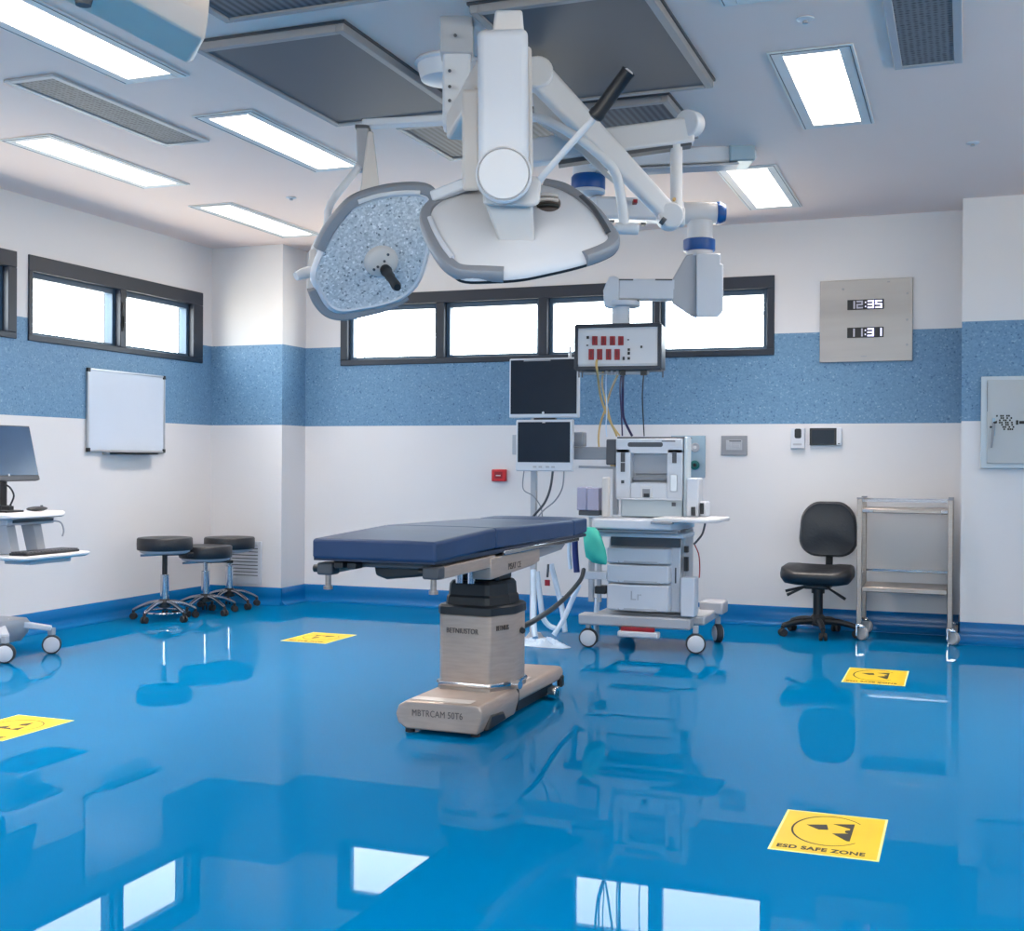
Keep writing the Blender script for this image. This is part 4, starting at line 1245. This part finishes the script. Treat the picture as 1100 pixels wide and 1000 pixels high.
# left side pole with module, pocket and black block
part('accessory_pole', MB().cyl((-2.31, 7.63, .3), (-2.31, 7.63, .87), .02).box(-2.27, -2.245, 7.62, 7.65, .3, .79), LGREY, am)
part('pole_bracket', MB().box(-2.35, -2.2, 7.6, 7.7, .45, .5), WHITE2, am, bevel=.004)
part('pole_bracket', MB().box(-2.33, -2.19, 7.6, 7.7, .855, .87), WHITE2, am, bevel=.004)
part('black_block', MB().box(-2.28, -2.205, 7.6, 7.7, .355, .405), BLACK, am, bevel=.006)
part('suction_module', MB().box(-2.4, -2.33, 7.58, 7.72, .9, 1.055).box(-2.328, -2.25, 7.57, 7.73, .9, 1.05), LILAC, am, bevel=.008)
part('module_base', MB().box(-2.39, -2.25, 7.59, 7.7, .868, .899), DGREY, am, bevel=.004)
part('white_tube_mount', MB().box(-2.23, -2.185, 7.58, 7.64, .86, 1.12), CREAM, am, bevel=.01)
part('navy_tube', MB().tube([(-2.385, 7.5, .76), (-2.385, 7.5, .7), (-2.38, 7.5, .6), (-2.37, 7.5, .5)], .02, 14, 4), NAVY, am)
part('clear_tube', MB().tube([(-2.42, 7.5, .74), (-2.425, 7.5, .64), (-2.415, 7.5, .52)], .012, 10, 4), CLEAR, am)
part('tube_clip', MB().box(-2.45, -2.33, 7.48, 7.6, .745, .785), BLACK, am, bevel=.006)
# bracket arm to the monitors
part('monitor_arm', MB().box(-2.5, -2.165, 7.72, 7.78, 1.235, 1.32), MGREY, am, bevel=.008)
part('arm_mount', MB().box(-2.24, -2.172, 7.712, 7.82, 1.2, 1.37), DGREY, am, bevel=.008)
part('arm_knuckle', MB().box(-2.5, -2.4, 7.72, 7.8, 1.322, 1.42), MGREY, am, bevel=.008)
part('brass_fitting', MB().cyl((-2.2, 7.74, 1.19), (-2.2, 7.74, 1.225), .018, n=14), YHOSE, am)
part('support_tube', MB().beam((-2.46, 7.82, 1.185), (-2.17, 7.82, 1.18), .02, .018), LGREY, am)
part('rear_rail', MB().beam((-2.19, 7.78, .87), (-2.19, 7.78, 1.2), .035, .03, up=(0, 1, 0)), LGREY, am, bevel=.004)

bag = MB()
rings = []
for z, x0, x1, yb_ in ((.80, -2.325, -2.265, .015), (.775, -2.345, -2.24, .03), (.72, -2.34, -2.215, .042), (.66, -2.335, -2.195, .042), (.61, -2.325, -2.185, .035), (.575, -2.28, -2.185, .018), (.565, -2.225, -2.19, .008)):
    cx_, hw = (x0 + x1) / 2, (x1 - x0) / 2
    rings.append([V((cx_ + .042 + hw * math.cos(a), 7.415 + yb_ * math.sin(a) * (1 + .25 * math.sin(3 * a + z * 40)), z)) for a in [2 * PI * i / 24 for i in range(24)]])
bg = solo('breathing_bag', bag.loft(rings), TEAL, 'teal green breathing bag hanging at the left of the machine desk', 'breathing bag', origin=(-2.24, 7.415, .79), ang=60)


# monitors on their stand
def monitor(name, label, x0, x1, y, z0, z1, b, bb, frame=WHITE2):
    t = thing(name, label, 'monitor', ((x0 + x1) / 2, y, z0))
    part('monitor_case', MB().box(x0, x1, y, y + .045, z0, z1), frame, t, bevel=.008)
    part('monitor_back', MB().box(x0 + .06, x1 - .06, y + .046, y + .08, z0 + .06, z1 - .06), LGREY, t, bevel=.01)
    part('screen', MB().box(x0 + b, x1 - b, y - .003, y + .001, z0 + bb, z1 - b), SCREEN, t)
    return t


m1 = monitor('patient_monitor', 'larger upper dark monitor in a thin white frame', -2.895, -2.405, 7.62, 1.512, 1.912, .012, .026)
part('logo', MB().cyl((-2.65, 7.619, 1.545), (-2.65, 7.6155, 1.545), .009, n=16), WHITE, m1)
part('top_reflector', MB().box(-2.79, -2.6, 7.6155, 7.619, 1.892, 1.898), LGREY, m1)
part('camera_stub', MB().cyl((-2.475, 7.65, 1.913), (-2.475, 7.65, 1.955), .011, n=12).cyl((-2.475, 7.65, 1.955), (-2.475, 7.65, 1.985), .007, n=10), ALU, m1)
m2 = monitor('patient_monitor', 'smaller lower dark monitor with a wide bottom bezel', -2.845, -2.445, 7.62, 1.155, 1.5, .016, .06)
part('logo', MB().box(-2.655, -2.635, 7.6155, 7.619, 1.478, 1.483), WHITE, m2)
kb = MB()
for x in (-2.72, -2.68, -2.63, -2.59):
    kb.box(x, x + .025, 7.617, 7.6205, 1.178, 1.19)
part('button', kb, LGREY, m2)
part('side_bracket', MB().box(-2.878, -2.847, 7.64, 7.67, 1.265, 1.4), LGREY, m2, bevel=.003)
mst = thing('monitor_stand', 'thin grey pole stand holding the two dark monitors', 'stand', (-2.755, 7.75, 0))
part('pole', MB().box(-2.775, -2.735, 7.72, 7.76, .02, 1.75), LGREY, mst, bevel=.005)
part('mount_plate', MB().box(-2.82, -2.69, 7.701, 7.7195, 1.6, 1.78).box(-2.79, -2.7, 7.701, 7.7195, 1.26, 1.4), DGREY, mst, bevel=.004)
part('link', MB().box(-2.72, -2.57, 7.63, 7.66, 1.5003, 1.5117), BLACK, mst)
part('foot_disc', MB().lathe((-2.755, 7.775, 0), [(.088, 0), (.088, .012), (.06, .02), (.04, .05)], 28), LGREY, mst)
for pts, r, lb in (([yat(594, 505, 7.66), yat(591, 525, 7.66), yat(585, 540, 7.66), yat(576, 551, 7.66), yat(570, 558, 7.69)], .008, 'thicker dark monitor cable looping down to the pole'),
                   ([yat(606, 505, 7.66), yat(604, 524, 7.66), yat(596, 538, 7.69), yat(583, 549, 7.69), yat(574, 561, 7.68)], .005, 'thinner grey monitor cable looping to the pole'),
                   ([yat(563, 505, 7.7), yat(562, 525, 7.7), yat(573, 533, 7.7), yat(581, 545, 7.72), yat(583, 560, 7.73)], .004, 'thin grey cable wavering beside the monitor pole')):
    solo('monitor_cable', MB().tube(pts, r, 10, 6), DGREY if r > .006 else MGREY, lb, 'cable', 'cables below the monitors', origin=pts[0])

# milky hoses behind the table and the film pile on the floor
for pts, r, lb in (([yat(573, 612, 7.55), yat(573, 640, 7.5), yat(573, 668, 7.42), yat(575, 685, 7.36)], .019, 'milky hose hanging straight, leftmost behind the table pedestal'),
                   ([yat(577, 614, 7.66), yat(580, 640, 7.63), yat(583, 662, 7.6), yat(590, 672, 7.58), yat(600, 676, 7.56)], .018, 'milky hose curving rightwards to the film heap'),
                   ([yat(592, 606, 7.68), yat(598, 630, 7.67), yat(604, 655, 7.66), yat(607, 679, 7.62)], .018, 'milky hose slanting down behind the black cable'),
                   ([yat(622, 628, 7.5), yat(613, 648, 7.5), yat(605, 666, 7.46), yat(595, 682, 7.42)], .017, 'milky hose slanting left from the machine to the floor')):
    solo('clear_hose', MB().tube(pts, r, 12, 6), CLEAR, lb, 'hose', 'milky breathing hoses behind the operating table', origin=pts[-1])
solo('drain_hose', MB().tube([(-2.3, 7.74, .31), (-2.31, 7.75, .2), (-2.31, 7.76, .02)], .018, 12, 5), CLEAR, 'short milky hose dropping beside the front left castor', 'hose', origin=(-2.31, 7.76, .02))
rnd = random.Random(3)
g_ = []
NX, NY = 26, 16
fx0, fx1, fy0, fy1 = -2.84, -2.46, 7.48, 7.66
film = MB()
for j in range(NY + 1):
    for i in range(NX + 1):
        u, v = i / NX, j / NY
        e = min(u, 1 - u, v, 1 - v) * 4
        e = min(1, e)
        z = .003 + e * (.006 + .03 * u * abs(math.sin(11 * u + 5 * v)) + .028 * rnd.random())
        x_ = fx0 + (fx1 - fx0) * u + .04 * math.sin(5 * v) - .07 * (1 - v) * (1 - u)
        g_.append(V((x_, fy0 + (fy1 - fy0) * v + .012 * math.sin(6 * u), z)))
fs = [[j * (NX + 1) + i, j * (NX + 1) + i + 1, (j + 1) * (NX + 1) + i + 1, (j + 1) * (NX + 1) + i] for j in range(NY) for i in range(NX)]
film.add(g_, fs)
b_ = len(g_)
film.add([V((p.x, p.y, .0006)) for p in g_], [f[::-1] for f in fs])
rim = [i for i in range(NX + 1)] + [(j + 1) * (NX + 1) + NX for j in range(NY)] + [NY * (NX + 1) + NX - 1 - i for i in range(NX)] + [(NY - 1 - j) * (NX + 1) for j in range(NY - 1)]
for a, c in zip(rim, rim[1:] + rim[:1]):
    film.f.append([a, c, c + b_, a + b_])
solo('plastic_film', film, CLEAR, 'crumpled pale plastic film lying on the floor under the hoses', 'plastic film', flat=True)
tg = thing('red_tag', 'small red and black tag hanging under the table rail', 'tag', tuple(yat(588, 625, 7.6)))
part('cord', MB().tube([yat(589, 606, 7.6), yat(588.5, 614, 7.6), yat(588, 620, 7.6)], .008, 8, 3), DGREY, tg)
part('tag_plate', MB().obox(yat(588, 626, 7.6), (.018, 0, 0), (0, .004, 0), (0, 0, .02)), RED, tg, bevel=.002)


# ------------------------------------------------------------------ stools
def make_stool(x, y, rz, zt, label):
    t = thing('stool', label, 'stool', (x, y, 0), 'black topped rolling stools in the corner', rz, local=True)
    part('seat', MB().lathe((0, 0, zt), [(.05, -.095), (.2, -.095), (.205, -.09), (.206, -.05), (.205, -.01), (.198, -.002), (.1, 0.0), (.0, .001)], 40), LEATHER, t, ang=45)
    part('seat_plate', MB().lathe((0, 0, zt), [(.06, -.128), (.16, -.122), (.185, -.11), (.187, -.0955)], 32), LGREY, t)
    part('lever', MB().tube([(0, -.02, zt - .132), (.13, -.02, zt - .134), (.2, -.02, zt - .136)], .008, 10, 0).cyl((.17, -.02, zt - .135), (.215, -.02, zt - .136), .013, n=12), BLACK, t)
    part('lever', MB().tube([(0, .02, zt - .132), (-.12, .02, zt - .134), (-.18, .02, zt - .134)], .008, 10, 0), CHROME, t)
    part('gas_piston', MB().cyl((0, 0, .32), (0, 0, zt - .12), .019), BLACK if zt > .6 else CHROME, t)
    part('outer_column', MB().cyl((0, 0, .13), (0, 0, min(.345, zt - .2)), .032), CHROME, t, bevel=.004)
    part('hub', MB().lathe((0, 0, 0), [(.03, .09), (.05, .1), (.052, .135), (.034, .16)], 24), BLACK, t)
    for k in range(5):
        a = k * 2 * PI / 5
        d = V((math.cos(a), math.sin(a), 0))
        lg = part('leg', MB().tube([d * .03 + V((0, 0, .135)), d * .11 + V((0, 0, .125)), d * .19 + V((0, 0, .095)), d * .24 + V((0, 0, .07))], lambda s: .019 - .006 * s, 10, 4), DCHROME, t)
        s = d.cross(V((0, 0, 1)))
        c0 = d * .24 + V((0, 0, .025))
        part('castor', MB().cyl(c0 - s * .022, c0 - s * .006, .025, n=18).cyl(c0 + s * .006, c0 + s * .022, .025, n=18).cyl(c0 + V((0, 0, .01)), c0 + V((0, 0, .048)), .011, n=12), RUBBER, lg, bevel=.003)
    if zt > .6:
        part('foot_ring', MB().tube([V((.15 * math.cos(a), .15 * math.sin(a), .06)) for a in [2 * PI * i / 24 for i in range(25)]], .008, 8, 0), CHROME, t)
    return t


make_stool(-5.70, 7.655, math.radians(54), .627, 'tallest black topped stool, standing closest to the whiteboard')
make_stool(-5.63, 8.08, math.radians(54), .54, 'lowest black topped stool, in the middle of the row of three')
make_stool(-5.69, 8.5, math.radians(-90), .582, 'black topped stool closest to the wall grille, partly hidden')

# ------------------------------------------------------------------ task chair
CX, CY = -.98, 8.77
ch = thing('task_chair', 'black armless swivel chair against the back wall', 'chair', (CX, CY, 0))


def slab(cx, cz, w, h_, taper, y0, y1, puff, n=40, bend=0.0):
    rings = []
    for y, s in ((y0 + .004, .86), (y0, .93), (y0 - .0, .93), ((y0 * .7 + y1 * .3), 1.0), ((y0 + y1) / 2, 1.01), ((y0 * .3 + y1 * .7), 1.0), (y1 - .006, .95), (y1, .8)):
        ring = []
        for x, z in rrect(w, h_, min(w, h_) * .34, 8):
            k = 1 - taper * (.5 + z / h_) ** 2
            k2 = 1
            ring.append(V((cx + x * s * k * k2, y + bend * (x / w) ** 2, cz + z * s)))
        rings.append(ring)
    c0 = sum(rings[0], V()) / len(rings[0])
    rings.insert(0, [c0 + (p - c0) * .4 + V((0, -puff, 0)) for p in rings[0]])
    c0 = sum(rings[-1], V()) / len(rings[-1])
    rings.append([c0 + (p - c0) * .4 + V((0, puff * .3, 0)) for p in rings[-1]])
    return MB().loft(rings)


part('backrest', slab(-.93, .745, .415, .395, .16, 8.93, 9.02, .012, bend=-.12), LEATHER, ch, ang=60)
st = []
for z, s in ((.375, .72), (.385, .9), (.42, .99), (.45, 1.0), (.475, .97), (.485, .9), (.49, .6)):
    st.append([V((CX + x * s, CY - .03 + y * s, z + .016 * ((x / .24) ** 2) * (1 if z > .46 else 0) - .02 * (max(0, -y - .1) / .12) * (1 if z > .45 else .2))) for x, y in rrect(.49, .47, .12, 7)])
part('seat', MB().loft(st), LEATHER, ch, ang=60)
part('back_stem', MB().tube([(-.945, 8.88, .36), (-.94, 9.03, .37), (-.935, 9.05, .45), (-.93, 9.035, .62)], .026, 12, 5), BLACK, ch)
part('mechanism', MB().box(CX - .09, CX + .09, CY - .1, CY + .12, .335, .378), BLACK, ch, bevel=.01)
part('gas_column', MB().cyl((CX, CY, .1), (CX, CY, .34), .034).cyl((CX, CY, .3), (CX, CY, .345), .046), BLACK, ch)
for a, b in (((-.06, -.1, .36), (-.2, -.12, .29)), ((-.05, -.06, .36), (-.22, -.04, .31)), ((.06, -.1, .36), (.2, -.14, .28))):
    part('adjust_lever', MB().cyl(V((CX, CY, 0)) + V(a), V((CX, CY, 0)) + V(b), .007, .011, 10), BLACK, ch)
part('star_hub', MB().lathe((CX, CY, 0), [(.04, .07), (.06, .08), (.055, .13), (.036, .15)], 24), BLACK, ch)
for k in range(5):
    a = math.radians(-76 + 72 * k)
    d = V((math.cos(a), math.sin(a), 0))
    o3 = V((CX, CY, 0))
    lg = part('leg', MB().tube([o3 + d * .03 + V((0, 0, .105)), o3 + d * .16 + V((0, 0, .1)), o3 + d * .265 + V((0, 0, .075))], lambda s: .026 - .008 * s, 10, 5), BLACK, ch)
    s = d.cross(V((0, 0, 1)))
    c0 = o3 + d * .265 + V((0, 0, .027))
    part('castor', MB().cyl(c0 - s * .026, c0 - s * .006, .027, n=18).cyl(c0 + s * .006, c0 + s * .026, .027, n=18).cyl(c0, c0 + V((0, 0, .05)), .012, n=12), RUBBER, lg, bevel=.003)

# ------------------------------------------------------------------ steel trolley
tx0, tx1, ty0, ty1 = -.69, -.1, 8.66, 9.06
tl = thing('instrument_trolley', 'stainless two shelf trolley on castors beside the black chair', 'trolley', ((tx0 + tx1) / 2, 8.86, 0))
for x in (tx0, tx1):
    for y in (ty0, ty1):
        p_ = part('post', MB().box(x - .017, x + .017, y - .017, y + .017, .11, .975), STEEL, tl, bevel=.004)
        part('post_cap', MB().box(x - .019, x + .019, y - .019, y + .019, .9755, .985), MGREY, p_)
        cs = part('castor', MB().cyl((x + .012, y - .012, .047), (x + .03, y + .014, .047), .047, n=24), GREYW, tl, bevel=.007)
        part('castor_fork', MB().box(x - .022, x - .008, y - .022, y + .02, .03, .1).box(x - .022, x + .03, y - .022, y + .022, .0955, .1105), CHROME, cs, bevel=.003)
        part('brake', MB().box(x + .0, x + .04, y - .03, y - .012, .088, .102), CHROME, cs, bevel=.003)
for z, h_, nm in ((.88, .03, 'upper_shelf'), (.335, .035, 'lower_shelf')):
    part(nm, MB().box(tx0 + .0175, tx1 - .0175, ty0 - .01, ty1 + .01, z, z + h_), STEEL, tl, bevel=.005)
for z, fr_ in ((.965, True), (.455, False)):
    r_ = MB()
    loop_ = [(tx0, ty0), (tx0, ty1), (tx1, ty1), (tx1, ty0)]
    for (xa, ya), (xb, yb_) in list(zip(loop_, loop_[1:])) + ([((tx1, ty0), (tx0, ty0))] if fr_ else []):
        r_.beam((xa, ya, z), (xb, yb_, z), .012, .014)
    part('guard_rail', r_, CHROME, tl)
part('corner_bracket', MB().box(tx1 - .06, tx1 - .018, ty0 - .014, ty0 + .01, .885, .905).box(tx0 + .018, tx0 + .09, ty0 - .014, ty0 + .01, .885, .905), CHROME, tl)

# ------------------------------------------------------------------ computer cart at the left edge
wc = thing('computer_cart', 'white wheeled computer cart cut by the left edge', 'cart', (-5.6, 5.84, 0))
part('column', MB().box(-5.76, -5.66, 5.7, 5.8, .2, .86), WHITE2, wc, bevel=.01)
part('base_hub', MB().loft([[V((-5.6 + x * s, 5.84 + y * s, z)) for x, y in rrect(.3, .34, .06)] for z, s in ((.09, .75), (.14, .95), (.2, 1), (.225, .9))]), LGREY, wc, ang=50)
for (x, y), rz in zip(((-5.35, 6.05), (-5.35, 5.66), (-5.83, 6.04), (-5.83, 5.66)), (.9, .75, .2, .4)):
    part('leg', MB().beam((-5.6 + (x + 5.6) * .2, 5.84 + (y - 5.84) * .2, .205), (x, y, .158), .07, .045, w1=.05, h1=.03), WHITE2, wc, bevel=.008)
    castor(wc, x, y, .058, .05, rz + .7 - PI / 2 - .9, stem=.045)
part('worktop', MB().loft([[V((-5.52 + x * s, 5.85 + y * s, z)) for x, y in rrect(.52, .6, .14, 8)] for z, s in ((.858, .94), (.866, 1), (.884, 1), (.892, .97))]), WHITE, wc, ang=50)
part('under_frame', MB().box(-5.72, -5.36, 5.68, 6.08, .815, .857), LGREY, wc, bevel=.006)
part('frame_shadow', MB().box(-5.355, -5.35, 5.72, 6.06, .83, .845), DGREY, wc)
for y in (5.72, 5.94):
    part('tray_strut', MB().hexa([(-5.45, y, .64), (-5.45, y + .07, .64), (-5.36, y + .07, .64), (-5.36, y, .64), (-5.5, y, .815), (-5.5, y + .07, .815), (-5.4, y + .07, .815), (-5.4, y, .815)]), LGREY, wc, bevel=.004)
part('keyboard_tray', MB().loft([[V((-5.3 + x * s, 5.89 + y * s, z)) for x, y in rrect(.3, .6, .05)] for z, s in ((.612, .9), (.622, 1), (.638, 1))]), WHITE, wc, bevel=.004)
part('tray_underside', MB().box(-5.4, -5.2, 5.7, 6.05, .585, .6115), LGREY, wc, bevel=.006)
part('cable_loop', MB().tube([(-5.38, 6.06, .83), (-5.34, 6.11, .82), (-5.33, 6.13, .77), (-5.34, 6.13, .73)], .005, 8, 5), LGREY, wc)
part('monitor_neck', MB().box(-5.58, -5.53, 5.8, 5.9, .89, .93).tube([(-5.55, 5.85, .9), (-5.55, 5.85, 1.05), (-5.54, 5.84, 1.15)], .022, 10, 3), BLACK, wc)
cm = thing('computer_monitor', 'dark widescreen monitor on the cart at the left edge', 'monitor', (-5.47, 5.81, 1.08))
tl_ = math.radians(14)
un, uu = V((math.cos(tl_), 0, math.sin(tl_))), V((-math.sin(tl_), 0, math.cos(tl_)))
mc = V((-5.45, 5.8, 1.085))
Y_ = V((0, 1, 0))
part('monitor_case', MB().obox(mc + uu * .175 - un * .02, Y_ * .255, un * .018, uu * .175), BLACK, cm, bevel=.006)
part('screen', MB().obox(mc + uu * .187 - un * .0015, Y_ * .247, un * .001, uu * .155), SCREEN2, cm)
part('chin', MB().obox(mc + uu * .014 - un * .0015, Y_ * .25, un * .003, uu * .012), DGREY, cm)
part('logo', MB().obox(mc + uu * .034 + un * .0, Y_ * .006, un * .0015, uu * .006), WHITE, cm)
kbd = thing('keyboard', 'black keyboard on the pull-out tray of the cart', 'keyboard', (-5.3, 5.97, .638))
part('keyboard_case', MB().box(-5.345, -5.205, 5.68, 6.13, .6385, .655), BLACK, kbd, bevel=.005)
ky = MB()
for i in range(5):
    for j in range(15):
        ky.box(-5.337 + i * .026, -5.315 + i * .026, 5.69 + j * .029, 5.714 + j * .029, .655, .661)
part('keys', ky, DGREY, kbd)
ms2 = thing('mouse', 'black mouse on the white cart worktop', 'mouse', (-5.36, 6.0, .892))
part('shell', MB().ball((-5.37, 5.94, .9095), .05, .7, 1.7, .3), BLACK, ms2)
part('mouse_wheel', MB().cyl((-5.375, 5.98, .922), (-5.365, 5.98, .922), .008, n=12), DGREY, ms2)
dk = MB()
dk.box(-5.46, -5.38, 5.7, 5.84, .8925, .905).box(-5.48, -5.42, 5.76, 5.8, .905, .93)
dk.tube([(-5.45, 5.8, .93), (-5.44, 5.82, .99), (-5.45, 5.8, 1.04), (-5.47, 5.78, 1.06)], .006, 8, 5)
solo('barcode_scanner', dk, BLACK, 'small black scanner with a curled lead on the cart worktop', 'scanner', origin=(-5.43, 5.77, .8925), bevel=.004)

# ------------------------------------------------------------------ outside the windows
lpst = thing('street_lamp', 'faint grey lamp post seen through the rightmost window pane', 'lamp post', (-2.1, 13.5, -1.1))
part('pole', MB().cyl((-2.1, 13.5, -1.1), (-2.1, 13.5, 2.86), .03, .02), DGREY, lpst)
part('lamp_arm', MB().tube([(-2.1, 13.5, 2.84), (-2.14, 13.5, 2.9), (-2.32, 13.5, 2.93)], .018, 8, 4), DGREY, lpst)

# ------------------------------------------------------------------ daylight, camera, view
wd = bpy.data.worlds.new('daylight')
scene.world = wd
wd.use_nodes = True
wn = wd.node_tree
bg_ = wn.nodes['Background']
# overcast sky above, unseen bright ground added below the horizon to light the ceiling
tc = wn.nodes.new('ShaderNodeTexCoord')
sx_ = wn.nodes.new('ShaderNodeSeparateXYZ')
wn.links.new(tc.outputs['Generated'], sx_.inputs[0])
mr = wn.nodes.new('ShaderNodeMapRange')
mr.inputs['From Min'].default_value = -.02; mr.inputs['From Max'].default_value = .02
wn.links.new(sx_.outputs['Z'], mr.inputs['Value'])
mx_ = wn.nodes.new('ShaderNodeMix'); mx_.data_type = 'RGBA'
mx_.inputs['A'].default_value = (11.5, 10.4, 8.9, 1)
mx_.inputs['B'].default_value = (9.6, 10, 10.4, 1)
wn.links.new(mr.outputs['Result'], mx_.inputs['Factor'])
wn.links.new(mx_.outputs['Result'], bg_.inputs['Color'])
bg_.inputs['Strength'].default_value = 1.0
for nm, loc, rot, sx, sy in (('b', ((WB[0] + WB[1]) / 2, YB + .2, 2.3), (-PI / 2, 0, 0), WB[1] - WB[0], .56),
                             ('l', (XL - .2, (W2[0] + W2[1]) / 2, 2.3), (0, -PI / 2, 0), .56, W2[1] - W2[0]),
                             ('l', (XL - .2, (W3[0] + W3[1]) / 2, 2.3), (0, -PI / 2, 0), .56, W3[1] - W3[0]),
                             ('r', (XR + .2, (W4[0] + W4[1]) / 2, 2.3), (0, PI / 2, 0), .56, W4[1] - W4[0]),  # portal of the added right window
                             ('f', ((W5[0] + W5[1]) / 2, YF - .2, 2.05), (PI / 2, 0, 0), W5[1] - W5[0], 1.1)):  # portal of the added front window
    la = bpy.data.lights.new('window_daylight', 'AREA')
    la.shape = 'RECTANGLE'; la.size = sx; la.size_y = sy
    la.cycles.is_portal = True
    lo = bpy.data.objects.new('window_daylight', la)
    COL.objects.link(lo)
    lo.location = loc; lo.rotation_euler = rot

cam = bpy.data.cameras.new('camera')
cam.sensor_fit = 'HORIZONTAL'
cam.sensor_width = 36
cam.lens = FPX / 1100 * 36
cam.clip_start = .05
cam.clip_end = 100
co = bpy.data.objects.new('camera', cam)
COL.objects.link(co)
R3 = Matrix((CR, CU, -CF)).transposed()
co.matrix_world = Matrix.Translation(CAM) @ R3.to_4x4()
scene.camera = co
scene.view_settings.view_transform = 'Standard'
scene.view_settings.look = 'None'
scene.view_settings.gamma = 1
scene.view_settings.use_curve_mapping = False
scene.view_settings.exposure = 0.5
scene.cycles.max_bounces = 10
scene.cycles.diffuse_bounces = 5
scene.cycles.glossy_bounces = 4
scene.cycles.transparent_max_bounces = 12
scene.cycles.sample_clamp_indirect = 6
scene.cycles.caustics_reflective = False
scene.cycles.caustics_refractive = False
scene.cycles.use_denoising = True
scene.cycles.use_adaptive_sampling = False
